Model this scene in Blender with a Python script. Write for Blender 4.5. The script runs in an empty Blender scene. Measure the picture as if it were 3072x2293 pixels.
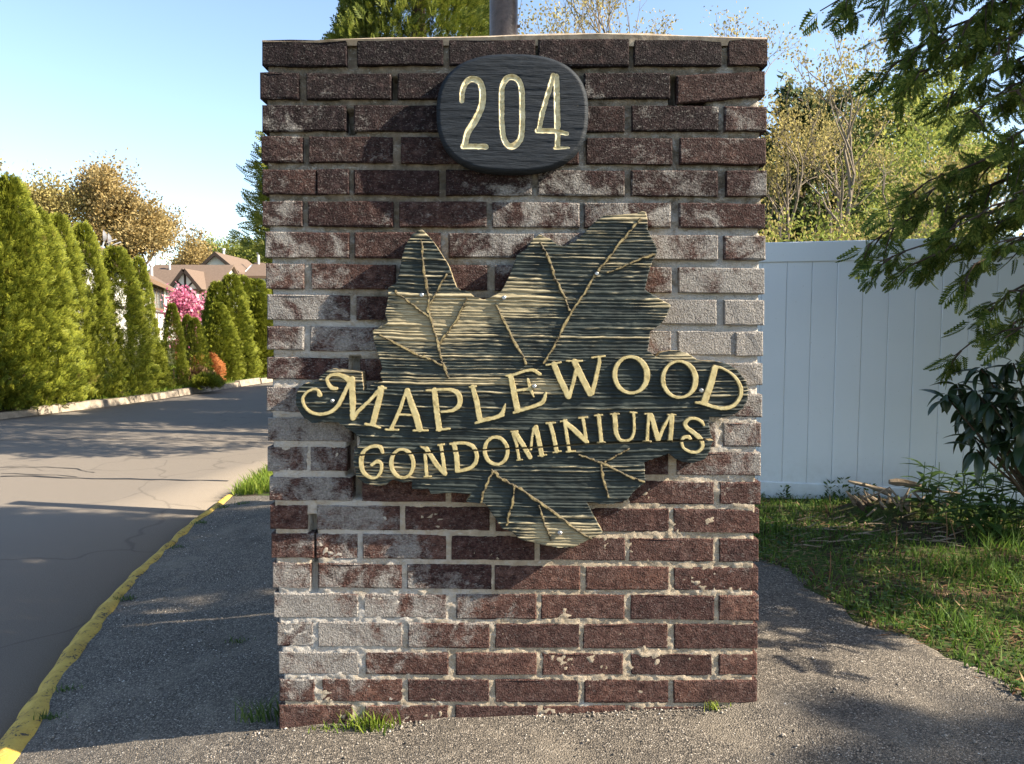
import bpy, math, random
import numpy as np
from mathutils import Vector, Matrix

# ------------------------------------------------------------------ camera, sky, sun, exposure
sc = bpy.context.scene
FPX, CXP, CYP = 2310.0, 1536.0, 1146.5          # focal length and centre, in pixels of the 3072 px photograph
CAM = Vector((0.0, -2.37, 1.25)); PITCH = math.radians(4.2)
cam_d = bpy.data.cameras.new('camera'); cam = bpy.data.objects.new('camera', cam_d)
sc.collection.objects.link(cam); sc.camera = cam
cam.location = CAM; cam.rotation_euler = (math.pi/2 - PITCH, 0, 0)
cam_d.sensor_width = 36.0; cam_d.lens = 36.0*FPX/3072.0
cam_d.clip_start = 0.05; cam_d.clip_end = 3000

SUN_EL, SUN_AZ = math.radians(34.0), math.radians(101.0)       # azimuth clockwise from +Y
world = bpy.data.worlds.new('World'); sc.world = world; world.use_nodes = True
wn = world.node_tree
sky = wn.nodes.new('ShaderNodeTexSky'); sky.sky_type = 'NISHITA'; sky.sun_disc = False
sky.sun_elevation = SUN_EL; sky.sun_rotation = SUN_AZ
sky.air_density = 1.0; sky.dust_density = 0.8; sky.ozone_density = 1.0; sky.altitude = 50
wn.links.new(sky.outputs[0], wn.nodes['Background'].inputs[0])
wn.nodes['Background'].inputs[1].default_value = 0.096
tosun = Vector((math.cos(SUN_EL)*math.sin(SUN_AZ), math.cos(SUN_EL)*math.cos(SUN_AZ), math.sin(SUN_EL)))
sun_d = bpy.data.lights.new('sun', 'SUN'); sun_d.energy = 5.0; sun_d.angle = math.radians(0.53)
sun_d.color = (1.0, 0.885, 0.71)
sun = bpy.data.objects.new('sun', sun_d); sc.collection.objects.link(sun)
sun.rotation_euler = (-tosun).to_track_quat('-Z', 'Y').to_euler(); sun.location = (6, -2, 8)
sc.view_settings.view_transform = 'Standard'; sc.view_settings.look = 'None'
sc.view_settings.exposure = 1.72; sc.view_settings.gamma = 1.0
sc.view_settings.use_curve_mapping = False

# ------------------------------------------------------------------ helpers
COL = sc.collection
CP, SP = math.cos(PITCH), math.sin(PITCH)
def ray(sx, sy):
    a, b = (sx-CXP)/FPX, -(sy-CYP)/FPX
    return (a, CP+b*SP, -SP+b*CP)
def at(sx, sy, Y):                      # the point at depth Y that the photograph shows at this pixel
    d = ray(sx, sy); t = (Y-CAM.y)/d[1]
    return Vector((CAM.x+t*d[0], Y, CAM.z+t*d[2]))
def atz(sx, sy, z):
    d = ray(sx, sy); t = (z-CAM.z)/d[2]
    return Vector((CAM.x+t*d[0], CAM.y+t*d[1], z))

def tag(o, label=None, cat=None, group=None, kind=None):
    if label: o['label'] = label
    if cat: o['category'] = cat
    if group: o['group'] = group
    if kind: o['kind'] = kind
    return o
def empty(name, loc=(0, 0, 0), label=None, cat=None, group=None):
    o = bpy.data.objects.new(name, None); COL.objects.link(o); o.location = loc
    o.empty_display_size = 0.1
    return tag(o, label, cat, group)
def link(name, me, parent=None, keep=True):
    o = bpy.data.objects.new(name, me); COL.objects.link(o)
    if parent is not None:
        o.parent = parent
        if keep: o.matrix_parent_inverse = Matrix.Translation(parent.location).inverted() if parent.rotation_euler.z == 0 else parent.matrix_basis.inverted()
    return o
def np_mesh(name, V, quads=None, tris=None, mat=None, smooth=False):
    me = bpy.data.meshes.new(name)
    V = np.asarray(V, dtype=np.float32).reshape(-1, 3)
    nq = 0 if quads is None else len(quads); ntr = 0 if tris is None else len(tris)
    me.vertices.add(len(V)); me.vertices.foreach_set('co', V.ravel())
    loops = []
    if nq: loops.append(np.asarray(quads, dtype=np.int32).ravel())
    if ntr: loops.append(np.asarray(tris, dtype=np.int32).ravel())
    loops = np.concatenate(loops)
    me.loops.add(len(loops)); me.loops.foreach_set('vertex_index', loops)
    me.polygons.add(nq+ntr)
    starts = np.concatenate([np.arange(nq)*4, nq*4+np.arange(ntr)*3]).astype(np.int32)
    me.polygons.foreach_set('loop_start', starts)
    if smooth: me.polygons.foreach_set('use_smooth', np.ones(nq+ntr, dtype=bool))
    me.update(calc_edges=True); me.validate()
    if mat: me.materials.append(mat)
    return me
def py_mesh(name, V, F, mat=None, smooth=False):
    me = bpy.data.meshes.new(name); me.from_pydata([tuple(v) for v in V], [], F); me.update()
    if smooth:
        for p in me.polygons: p.use_smooth = True
    if mat: me.materials.append(mat)
    return me
def fattr(me, name, vals):
    a = me.attributes.new(name, 'FLOAT', 'POINT'); a.data.foreach_set('value', np.asarray(vals, dtype=np.float32))

class MB:                                # collects simple shapes for ONE part
    def __init__(s): s.v = []; s.f = []
    def box(s, x0, x1, y0, y1, z0, z1, bev=0.0):
        b = len(s.v)
        if bev <= 0:
            s.v += [(x, y, z) for z in (z0, z1) for y in (y0, y1) for x in (x0, x1)]
            s.f += [tuple(b+i for i in q) for q in ((0,2,3,1),(4,5,7,6),(0,1,5,4),(2,6,7,3),(0,4,6,2),(1,3,7,5))]
        else:
            c = bev
            for (X, Y0_, Z) in (((x0, x1), 0, 0),):
                pass
            P = []
            for sx, x in ((-1, x0), (1, x1)):
                for sy, y in ((-1, y0), (1, y1)):
                    for sz, z in ((-1, z0), (1, z1)):
                        P += [(x, y-sy*c, z-sz*c), (x-sx*c, y, z-sz*c), (x-sx*c, y-sy*c, z)]
            s.v += P
            def idx(ix, iy, iz, k): return b+((ix*2+iy)*2+iz)*3+k
            for ix in (0, 1):
                q = [idx(ix,0,0,0), idx(ix,1,0,0), idx(ix,1,1,0), idx(ix,0,1,0)]; s.f.append(tuple(q if ix else q[::-1]))
                q = [idx(0,ix,0,1), idx(1,ix,0,1), idx(1,ix,1,1), idx(0,ix,1,1)]; s.f.append(tuple(q[::-1] if ix else q))
                q = [idx(0,0,ix,2), idx(1,0,ix,2), idx(1,1,ix,2), idx(0,1,ix,2)]; s.f.append(tuple(q if ix else q[::-1]))
            for i in (0, 1):
                for j in (0, 1):
                    s.f.append((idx(i,j,0,0), idx(i,j,1,0), idx(i,j,1,1), idx(i,j,0,1)))
                    s.f.append((idx(i,0,j,0), idx(i,1,j,0), idx(i,1,j,2), idx(i,0,j,2)))
                    s.f.append((idx(0,i,j,1), idx(1,i,j,1), idx(1,i,j,2), idx(0,i,j,2)))
                    for k in (0, 1): s.f.append((idx(i,j,k,0), idx(i,j,k,1), idx(i,j,k,2)))
        return s
    def hexa(s, P):                      # eight corners: bottom 4 (ccw), top 4
        b = len(s.v); s.v += [tuple(p) for p in P]
        s.f += [tuple(b+i for i in q) for q in ((3,2,1,0),(4,5,6,7),(0,1,5,4),(1,2,6,5),(2,3,7,6),(3,0,4,7))]
        return s
    def tube(s, pts, radii, n=8, caps=True):
        b = len(s.v); m = len(pts)
        pts = [Vector(p) for p in pts]
        for i, p in enumerate(pts):
            d = (pts[min(i+1, m-1)]-pts[max(i-1, 0)]).normalized()
            u = d.cross(Vector((0.31, 0.17, 0.93)) if abs(d.z) < 0.9 else Vector((1, 0, 0))).normalized(); w = d.cross(u)
            for k in range(n):
                a = 2*math.pi*k/n
                s.v.append(tuple(p+(u*math.cos(a)+w*math.sin(a))*radii[i]))
        for i in range(m-1):
            for k in range(n):
                s.f.append((b+i*n+k, b+i*n+(k+1) % n, b+(i+1)*n+(k+1) % n, b+(i+1)*n+k))
        if caps:
            s.f.append(tuple(b+k for k in range(n))[::-1]); s.f.append(tuple(b+(m-1)*n+k for k in range(n)))
        return s
    def build(s, name, mat, parent=None, smooth=False):
        me = py_mesh(name, s.v, s.f, mat, smooth)
        import bmesh
        bm = bmesh.new(); bm.from_mesh(me); bmesh.ops.recalc_face_normals(bm, faces=bm.faces); bm.to_mesh(me); bm.free()
        return link(name, me, parent)

# value noise on numpy arrays
def _hash(ix, iy, seed):
    h = (ix.astype(np.int64)*374761393 + iy.astype(np.int64)*668265263 + seed*1274126177) & 0x7fffffff
    h = ((h ^ (h >> 13))*1274126177) & 0x7fffffff
    return ((h ^ (h >> 16)) & 0xffff)/65535.0
def vnoise(x, y, seed=0):
    x = np.asarray(x, dtype=float); y = np.asarray(y, dtype=float)
    ix, iy = np.floor(x), np.floor(y); fx, fy = x-ix, y-iy
    fx = fx*fx*(3-2*fx); fy = fy*fy*(3-2*fy)
    a = _hash(ix, iy, seed); b = _hash(ix+1, iy, seed); c = _hash(ix, iy+1, seed); d = _hash(ix+1, iy+1, seed)
    return (a*(1-fx)+b*fx)*(1-fy)+(c*(1-fx)+d*fx)*fy
def fbm(x, y, seed=0, o=4):
    s, a, t = 0, 0.5, 0
    for i in range(o):
        s = s+a*vnoise(np.asarray(x)*2**i, np.asarray(y)*2**i, seed+i*17); t += a; a *= 0.5
    return s/t

# ------------------------------------------------------------------ material helpers
class NT:
    def __init__(s, name):
        s.m = bpy.data.materials.new(name); s.m.use_nodes = True; s.t = s.m.node_tree
        s.t.nodes.clear(); s.out = s.t.nodes.new('ShaderNodeOutputMaterial')
    def n(s, typ, **kw):
        nd = s.t.nodes.new(typ)
        for k, v in kw.items(): setattr(nd, k, v)
        return nd
    def put(s, sock, v):
        if isinstance(v, bpy.types.NodeSocket): s.t.links.new(v, sock)
        elif v is not None:
            if hasattr(sock.default_value, '__len__') and not hasattr(v, '__len__'): v = (v, v, v, 1)[:len(sock.default_value)]
            if hasattr(v, '__len__') and len(v) == 3 and len(sock.default_value) == 4: v = (*v, 1)
            sock.default_value = v
    def pos(s): return s.n('ShaderNodeNewGeometry').outputs['Position']
    def obj(s): return s.n('ShaderNodeTexCoord').outputs['Object']
    def island(s): return s.n('ShaderNodeNewGeometry').outputs['Random Per Island']
    def scale(s, vec, xyz):
        nd = s.n('ShaderNodeMapping'); s.put(nd.inputs['Vector'], vec); nd.inputs['Scale'].default_value = xyz
        return nd.outputs[0]
    def noise(s, scale, detail=4, rough=0.55, vec=None, dist=0.0):
        nd = s.n('ShaderNodeTexNoise'); s.put(nd.inputs['Vector'], vec if vec is not None else s.pos())
        nd.inputs['Scale'].default_value = scale; nd.inputs['Detail'].default_value = detail
        nd.inputs['Roughness'].default_value = rough; nd.inputs['Distortion'].default_value = dist
        return nd.outputs[0]
    def voro(s, scale, vec=None, feature='F1', out='Distance', rnd=1.0):
        nd = s.n('ShaderNodeTexVoronoi', feature=feature); s.put(nd.inputs['Vector'], vec if vec is not None else s.pos())
        nd.inputs['Scale'].default_value = scale; nd.inputs['Randomness'].default_value = rnd
        return nd.outputs[out]
    def ramp(s, fac, stops, interp='LINEAR'):
        nd = s.n('ShaderNodeValToRGB'); s.put(nd.inputs[0], fac); r = nd.color_ramp; r.interpolation = interp
        while len(r.elements) < len(stops): r.elements.new(0.5)
        for e, (p, c) in zip(r.elements, stops):
            e.position = p; e.color = (c, c, c, 1) if not hasattr(c, '__len__') else (*c, 1)
        return nd.outputs[0]
    def mix(s, fac, a, b, mode='MIX'):
        nd = s.n('ShaderNodeMix', data_type='RGBA', blend_type=mode)
        s.put(nd.inputs[0], fac); s.put(nd.inputs[6], a); s.put(nd.inputs[7], b)
        return nd.outputs[2]
    def math(s, op, a, b=None, c=None, clamp=False):
        nd = s.n('ShaderNodeMath', operation=op, use_clamp=clamp)
        s.put(nd.inputs[0], a); s.put(nd.inputs[1], b)
        if c is not None: s.put(nd.inputs[2], c)
        return nd.outputs[0]
    def attr(s, name, typ='GEOMETRY'):
        nd = s.n('ShaderNodeAttribute', attribute_type=typ, attribute_name=name)
        return nd.outputs['Fac']
    def bump(s, h, strength=0.5, dist=0.01, normal=None):
        nd = s.n('ShaderNodeBump'); s.put(nd.inputs['Height'], h)
        nd.inputs['Strength'].default_value = strength; nd.inputs['Distance'].default_value = dist
        if normal is not None: s.put(nd.inputs['Normal'], normal)
        return nd.outputs[0]
    def done(s, color, rough=0.8, bump=None, spec=0.3, metal=0.0, trans=None, tcol=None):
        p = s.n('ShaderNodeBsdfPrincipled'); s.put(p.inputs['Base Color'], color); s.put(p.inputs['Roughness'], rough)
        s.put(p.inputs['Metallic'], metal); s.put(p.inputs['Specular IOR Level'], spec)
        if bump is not None: s.put(p.inputs['Normal'], bump)
        sh = p.outputs[0]
        if trans:
            t = s.n('ShaderNodeBsdfTranslucent'); s.put(t.inputs[0], tcol if tcol is not None else color)
            mx = s.n('ShaderNodeMixShader'); mx.inputs[0].default_value = trans
            s.t.links.new(sh, mx.inputs[1]); s.t.links.new(t.outputs[0], mx.inputs[2]); sh = mx.outputs[0]
        s.t.links.new(sh, s.out.inputs[0])
        return s.m

M = {}
def leaf_mat(name, stops, rough=0.6, trans=0.3, spec=0.25, nscale=3.0, brown=None):
    k = NT(name)
    f = k.math('ADD', k.math('MULTIPLY', k.island(), 0.6), k.math('MULTIPLY', k.noise(nscale, 2), 0.4))
    c = k.ramp(f, stops)
    if brown: c = k.mix(k.ramp(k.noise(2.4, 4, 0.7), [(0.62, 0.0), (0.72, 0.75)]), c, brown)
    return k.done(c, rough, None, spec, 0, trans)
def build_materials():
    # brick: soot-dark to red brown, lime bloom from the 'white' property
    k = NT('brick'); P = k.pos()
    soot = k.attr('soot', 'OBJECT'); wh = k.attr('white'); rnd = k.n('ShaderNodeObjectInfo').outputs['Random']
    n1 = k.noise(38, 5, 0.65); n2 = k.noise(170, 3, 0.6)
    red = k.ramp(n1, [(0.25, (0.044, 0.019, 0.018)), (0.5, (0.132, 0.070, 0.058)), (0.75, (0.265, 0.162, 0.132))])
    drk = k.ramp(n1, [(0.25, (0.009, 0.006, 0.007)), (0.5, (0.024, 0.016, 0.018)), (0.75, (0.090, 0.063, 0.062))])
    base = k.mix(soot, red, drk)
    base = k.mix(k.math('MULTIPLY', rnd, 0.8), base, k.mix(1.0, base, (0.50, 0.48, 0.56), 'MULTIPLY'))
    base = k.mix(k.ramp(k.noise(6, 4, 0.6), [(0.45, 0.0), (0.65, 0.6)]), base, k.mix(1.0, base, (1.35, 1.15, 1.0), 'MULTIPLY'))
    stretched = k.scale(P, (1.0, 1.0, 2.2))
    rug = k.noise(120, 4, 0.62, stretched, 0.8); rug2 = k.voro(190, k.scale(P, (1.2, 1.2, 0.8)))
    hgt = k.math('ADD', k.math('MULTIPLY', rug, 1.0), k.math('MULTIPLY', rug2, 0.45))
    blot = k.ramp(k.noise(11, 6, 0.72, None, 0.5), [(0.32, 0.0), (0.68, 1.0)])
    coarse = k.noise(62, 4, 0.6, k.scale(P, (1.0, 1.0, 1.5)), 1.0)
    base = k.mix(k.ramp(k.math('ADD', k.math('MULTIPLY', rug, 0.5), k.math('MULTIPLY', coarse, 0.5)), [(0.36, 0.8), (0.50, 0.0)]), base, (0.010, 0.008, 0.008))
    hgt = k.math('ADD', hgt, k.math('MULTIPLY', coarse, 0.9))
    wn_ = k.math('ADD', k.math('MULTIPLY', blot, 0.52), k.math('MULTIPLY', rug, 0.50))
    w = k.math('ADD', wn_, k.math('SUBTRACT', k.math('MULTIPLY', wh, 0.66), 0.80))
    w = k.math('MULTIPLY', w, 4.2, clamp=True)
    chalk = k.math('MULTIPLY', k.math('MULTIPLY', k.math('SUBTRACT', k.math('ADD', k.math('MULTIPLY', rug, 0.6), k.math('MULTIPLY', n2, 0.4)), 0.54), 9.0, clamp=True), k.math('ADD', k.math('MULTIPLY', wh, 0.5), 0.28, clamp=True))
    w = k.math('MAXIMUM', w, chalk)
    wc = k.ramp(n2, [(0.3, (0.26, 0.245, 0.23)), (0.7, (0.50, 0.475, 0.44))])
    col = k.mix(k.math('MULTIPLY', w, 0.88), base, wc)
    b = k.bump(hgt, 1.0, 0.016)
    M['brick'] = k.done(col, 0.9, b, 0.15)
    # mortar
    k = NT('mortar'); zz = k.n('ShaderNodeSeparateXYZ'); k.put(zz.inputs[0], k.pos()); z = zz.outputs[2]
    n = k.noise(26, 6, 0.65); lo = k.ramp(n, [(0.25, (0.27, 0.215, 0.15)), (0.6, (0.46, 0.38, 0.28)), (0.8, (0.58, 0.51, 0.41))])
    hi = k.ramp(n, [(0.3, (0.10, 0.082, 0.062)), (0.6, (0.245, 0.20, 0.15)), (0.8, (0.40, 0.34, 0.27))])
    f = k.math('ADD', k.math('MULTIPLY', k.math('SUBTRACT', z, 1.12), 1.3), k.math('MULTIPLY', k.noise(3.2, 3), 0.5), clamp=True)
    col = k.mix(f, lo, hi)
    col = k.mix(k.ramp(k.noise(7, 4), [(0.62, 0.0), (0.72, 0.7)]), col, (0.52, 0.50, 0.46))
    wm = k.math('MULTIPLY', k.math('SUBTRACT', k.math('ADD', k.noise(20, 6, 0.75, None, 0.8), k.math('MULTIPLY', k.attr('white'), 0.55)), 0.66), 4.0, clamp=True)
    col = k.mix(k.math('MULTIPLY', wm, 0.8), col, (0.50, 0.475, 0.44))
    col = k.mix(k.ramp(k.noise(34, 6, 0.75, k.scale(k.pos(), (0.5, 1, 1.4)), 1.2), [(0.58, 0.0), (0.64, 0.6)]), col, (0.52, 0.49, 0.44))
    col = k.mix(k.ramp(k.noise(48, 6, 0.75), [(0.34, 0.5), (0.41, 0.0)]), col, (0.10, 0.082, 0.062))
    M['mortar'] = k.done(col, 0.95, k.bump(k.noise(95, 6, 0.75, None, 0.8), 1.0, 0.009), 0.1)
    k = NT('mortar_cap'); n = k.noise(30, 5, 0.65)
    M['cap'] = k.done(k.ramp(n, [(0.3, (0.22, 0.17, 0.12)), (0.7, (0.46, 0.38, 0.29))]), 0.95, k.bump(n, 0.6, 0.006), 0.1)
    # sign board: dark paint left in the hollows, bare weathered wood on the ridges ('wear' from the mesh)
    k = NT('sign_paint'); wear = k.attr('wear')
    str_ = k.scale(k.pos(), (3.0, 3.0, 40.0)); g = k.noise(6, 5, 0.65, str_)
    paint = k.ramp(k.noise(22, 4), [(0.3, (0.012, 0.016, 0.015)), (0.55, (0.026, 0.034, 0.031)), (0.8, (0.062, 0.070, 0.058))])
    wood = k.ramp(g, [(0.25, (0.11, 0.092, 0.060)), (0.5, (0.27, 0.225, 0.135)), (0.75, (0.47, 0.41, 0.27))])
    f = k.math('ADD', wear, k.math('MULTIPLY', k.math('SUBTRACT', g, 0.5), 1.1))
    f = k.math('MULTIPLY', k.math('SUBTRACT', f, 0.40), 6.0, clamp=True)
    M['sign'] = k.done(k.mix(f, paint, wood), 0.72, k.bump(g, 0.5, 0.0025), 0.3)
    k = NT('sign_edge'); g = k.noise(5, 5, 0.6, k.scale(k.pos(), (4, 4, 30)))
    M['sign_edge'] = k.done(k.ramp(g, [(0.3, (0.10, 0.075, 0.045)), (0.7, (0.30, 0.24, 0.14))]), 0.8, None, 0.2)
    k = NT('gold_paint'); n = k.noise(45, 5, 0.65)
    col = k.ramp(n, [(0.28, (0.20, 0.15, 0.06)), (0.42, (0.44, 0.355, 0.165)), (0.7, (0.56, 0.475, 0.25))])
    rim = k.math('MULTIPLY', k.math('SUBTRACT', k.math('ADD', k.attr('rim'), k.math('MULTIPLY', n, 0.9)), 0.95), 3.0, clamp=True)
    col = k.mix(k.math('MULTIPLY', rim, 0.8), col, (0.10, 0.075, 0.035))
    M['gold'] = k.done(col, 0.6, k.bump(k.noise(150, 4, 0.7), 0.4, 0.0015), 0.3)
    k = NT('cream_paint'); n = k.noise(60, 5, 0.65)
    M['cream'] = k.done(k.ramp(n, [(0.3, (0.34, 0.27, 0.13)), (0.55, (0.62, 0.54, 0.33)), (0.75, (0.72, 0.66, 0.46))]), 0.6, k.bump(n, 0.4, 0.002), 0.3)
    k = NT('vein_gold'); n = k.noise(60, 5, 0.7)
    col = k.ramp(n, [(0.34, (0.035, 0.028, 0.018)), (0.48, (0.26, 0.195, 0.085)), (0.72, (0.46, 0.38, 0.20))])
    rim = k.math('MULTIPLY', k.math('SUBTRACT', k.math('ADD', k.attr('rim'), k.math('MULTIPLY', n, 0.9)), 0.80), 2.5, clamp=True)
    col = k.mix(k.math('MULTIPLY', rim, 0.85), col, (0.035, 0.028, 0.018))  # dark sides painted in as the shadow line of a groove
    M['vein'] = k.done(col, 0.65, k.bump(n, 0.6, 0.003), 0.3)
    k = NT('plaque_paint'); g = k.noise(7, 5, 0.6, k.scale(k.pos(), (4, 4, 45)))
    flake = k.ramp(k.noise(17, 5, 0.7), [(0.68, 0.0), (0.72, 1.0)])
    col = k.ramp(g, [(0.3, (0.006, 0.009, 0.013)), (0.6, (0.013, 0.018, 0.025)), (0.85, (0.030, 0.038, 0.047))])
    M['plaque'] = k.done(k.mix(k.math('MULTIPLY', flake, 0.6), col, (0.20, 0.17, 0.14)), 0.62, k.bump(g, 0.8, 0.004), 0.22)
    k = NT('screw'); M['screw'] = k.done((0.42, 0.43, 0.45), 0.35, None, 0.5, 0.9)
    k = NT('pole_paint'); n = k.noise(40, 5, 0.7)
    col = k.ramp(n, [(0.3, (0.050, 0.038, 0.034)), (0.62, (0.092, 0.070, 0.063)), (0.75, (0.16, 0.10, 0.07))])
    M['pole'] = k.done(col, 0.42, k.bump(k.voro(95), 0.25, 0.003), 0.3, 0.0)
    # asphalt
    k = NT('asphalt_apron'); P = k.pos()
    v = k.voro(185, P, out='Color'); vd = k.voro(185, P)
    g = k.n('ShaderNodeSeparateColor'); k.put(g.inputs[0], v)
    st = k.ramp(g.outputs[0], [(0.0, (0.050, 0.043, 0.036)), (0.45, (0.130, 0.112, 0.091)), (0.8, (0.235, 0.20, 0.16)), (0.93, (0.32, 0.275, 0.225)), (0.985, (0.50, 0.45, 0.38))])
    big = k.noise(1.6, 4); st = k.mix(k.math('MULTIPLY', big, 0.55), st, (0.100, 0.087, 0.072))
    fine = k.noise(420, 3)
    st = k.mix(k.ramp(vd, [(0.45, 0.0), (0.75, 0.75)]), st, (0.025, 0.024, 0.023))
    dust = k.ramp(k.noise(2.3, 6, 0.7, None, 0.6), [(0.5, 0.0), (0.68, 0.55)]); st = k.mix(dust, st, (0.20, 0.172, 0.135))
    dk = k.ramp(k.noise(3.1, 5, 0.65), [(0.30, 0.5), (0.44, 0.0)]); st = k.mix(dk, st, (0.045, 0.040, 0.035))
    h = k.math('ADD', k.math('MULTIPLY', vd, -1.0), k.math('MULTIPLY', k.noise(45, 3), 0.7))
    M['apron'] = k.done(st, 0.85, k.bump(h, 0.8, 0.0045), 0.2)
    k = NT('asphalt_drive'); P = k.pos(); n = k.noise(220, 3, 0.7); big = k.noise(0.7, 5)
    st = k.ramp(n, [(0.3, (0.085, 0.072, 0.059)), (0.5, (0.165, 0.141, 0.115)), (0.68, (0.26, 0.222, 0.18))])
    st = k.mix(k.math('MULTIPLY', big, 0.6), st, (0.18, 0.155, 0.127))
    crk = k.voro(0.55, k.n('ShaderNodeVectorMath', operation='ADD').outputs[0], 'DISTANCE_TO_EDGE')
    va = crk.node.inputs['Vector'].links[0].from_node
    k.put(va.inputs[0], P); nz = k.n('ShaderNodeTexNoise'); k.put(nz.inputs['Vector'], P); nz.inputs['Scale'].default_value = 1.3; k.put(va.inputs[1], nz.outputs[1])
    st = k.mix(k.ramp(crk, [(0.003, 0.28), (0.010, 0.0)]), st, (0.018, 0.018, 0.018))
    M['drive'] = k.done(st, 0.85, k.bump(n, 0.5, 0.004), 0.25)
    k = NT('yellow_paint'); n = k.noise(9, 5, 0.7); n2 = k.noise(60, 4, 0.7)
    col = k.ramp(n, [(0.3, (0.34, 0.215, 0.045)), (0.6, (0.52, 0.35, 0.07)), (0.8, (0.60, 0.44, 0.14))])
    chip = k.ramp(k.math('ADD', k.math('MULTIPLY', n, 0.4), k.math('MULTIPLY', n2, 0.6)), [(0.41, 1.0), (0.45, 0.0)])
    M['yellow'] = k.done(k.mix(chip, col, (0.05, 0.045, 0.04)), 0.75, k.bump(k.math('ADD', n2, n), 0.8, 0.006), 0.2)
    k = NT('soil_ground'); n = k.noise(3.5, 6, 0.65); n2 = k.noise(60, 4)
    soil = k.ramp(n2, [(0.3, (0.030, 0.022, 0.014)), (0.7, (0.085, 0.062, 0.040))])
    grs = k.ramp(n2, [(0.3, (0.028, 0.050, 0.012)), (0.7, (0.085, 0.12, 0.03))])
    M['soil'] = k.done(k.mix(k.ramp(n, [(0.42, 0.0), (0.58, 1.0)]), soil, grs), 0.95, k.bump(n2, 0.6, 0.02), 0.1)
    k = NT('kerb_concrete'); n = k.noise(8, 5, 0.65)
    M['kerb'] = k.done(k.ramp(n, [(0.3, (0.17, 0.14, 0.11)), (0.6, (0.33, 0.28, 0.22)), (0.8, (0.42, 0.37, 0.30))]), 0.9, k.bump(n, 0.4, 0.01), 0.15)
    k = NT('tar'); M['tar'] = k.done((0.022, 0.022, 0.024), 0.6, None, 0.3)
    k = NT('vinyl'); n = k.noise(1.4, 4); zz = k.n('ShaderNodeSeparateXYZ'); k.put(zz.inputs[0], k.pos()); low = k.math('MULTIPLY', k.math('SUBTRACT', 0.42, zz.outputs[2]), 1.8, clamp=True)
    d = k.math('ADD', k.ramp(k.noise(70, 2), [(0.72, 0.0), (0.77, 0.4)]), k.math('MULTIPLY', low, k.ramp(k.noise(9, 6, 0.75), [(0.35, 0.0), (0.7, 0.75)])), clamp=True)
    M['vinyl'] = k.done(k.mix(d, k.ramp(n, [(0.3, (0.76, 0.80, 0.83)), (0.7, (0.82, 0.85, 0.88))]), (0.40, 0.39, 0.34)), 0.38, None, 0.45)
    # bark and leaves
    k = NT('bark'); n = k.noise(9, 5, 0.6, k.scale(k.pos(), (3, 3, 0.7)))
    M['bark'] = k.done(k.ramp(n, [(0.3, (0.045, 0.032, 0.024)), (0.7, (0.14, 0.10, 0.075))]), 0.95, k.bump(n, 0.6, 0.02), 0.1)
    k = NT('pale_bark'); n = k.noise(7, 5, 0.6, k.scale(k.pos(), (3, 3, 0.8)))
    M['pale_bark'] = k.done(k.ramp(n, [(0.3, (0.13, 0.105, 0.08)), (0.7, (0.30, 0.25, 0.195))]), 0.9, None, 0.1)
    k = NT('dead_wood'); n = k.noise(8, 5, 0.65, k.scale(k.pos(), (1.2, 5, 5)))
    M['deadwood'] = k.done(k.ramp(n, [(0.3, (0.12, 0.085, 0.055)), (0.7, (0.36, 0.29, 0.21))]), 0.9, k.bump(n, 0.7, 0.01), 0.1)
    M['arbor'] = leaf_mat('arborvitae_leaf', [(0.2, (0.060, 0.080, 0.010)), (0.5, (0.155, 0.180, 0.018)), (0.8, (0.28, 0.285, 0.034))], 0.6, 0.25, 0.15, 3.0, (0.13, 0.085, 0.03))
    M['arbor2'] = leaf_mat('sunny_conifer_leaf', [(0.2, (0.055, 0.080, 0.012)), (0.5, (0.12, 0.15, 0.020)), (0.8, (0.21, 0.215, 0.035))], 0.6, 0.25)
    M['cedar'] = leaf_mat('cedar_leaf', [(0.2, (0.050, 0.085, 0.020)), (0.5, (0.125, 0.175, 0.036)), (0.8, (0.28, 0.30, 0.065))], 0.7, 0.55, 0.06)
    M['bud'] = leaf_mat('spring_bud', [(0.2, (0.19, 0.13, 0.045)), (0.5, (0.33, 0.24, 0.095)), (0.8, (0.44, 0.35, 0.17))], 0.7, 0.4, 0.1, 0.4)
    M['bud2'] = leaf_mat('yellow_green_bud', [(0.2, (0.20, 0.16, 0.06)), (0.5, (0.34, 0.28, 0.10)), (0.8, (0.47, 0.40, 0.16))], 0.7, 0.4, 0.1, 0.4)
    M['fresh'] = leaf_mat('fresh_green_leaf', [(0.2, (0.10, 0.135, 0.035)), (0.5, (0.21, 0.25, 0.055)), (0.8, (0.38, 0.38, 0.09))], 0.7, 0.4, 0.1, 0.5)
    M['pine'] = leaf_mat('pine_needles', [(0.2, (0.025, 0.045, 0.018)), (0.5, (0.055, 0.085, 0.03)), (0.8, (0.10, 0.12, 0.04))], 0.6, 0.15)
    M['pink'] = leaf_mat('pink_blossom', [(0.2, (0.36, 0.07, 0.15)), (0.5, (0.55, 0.17, 0.28)), (0.85, (0.68, 0.40, 0.45))], 0.7, 0.35, 0.1, 6)
    M['rust'] = leaf_mat('dead_needles', [(0.2, (0.22, 0.07, 0.02)), (0.5, (0.42, 0.15, 0.05)), (0.8, (0.50, 0.23, 0.09))], 0.8, 0.25, 0.1)
    M['rhodo'] = leaf_mat('rhododendron_leaf', [(0.2, (0.012, 0.026, 0.012)), (0.5, (0.022, 0.046, 0.016)), (0.8, (0.050, 0.070, 0.028))], 0.35, 0.12, 0.5, 9)
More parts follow.
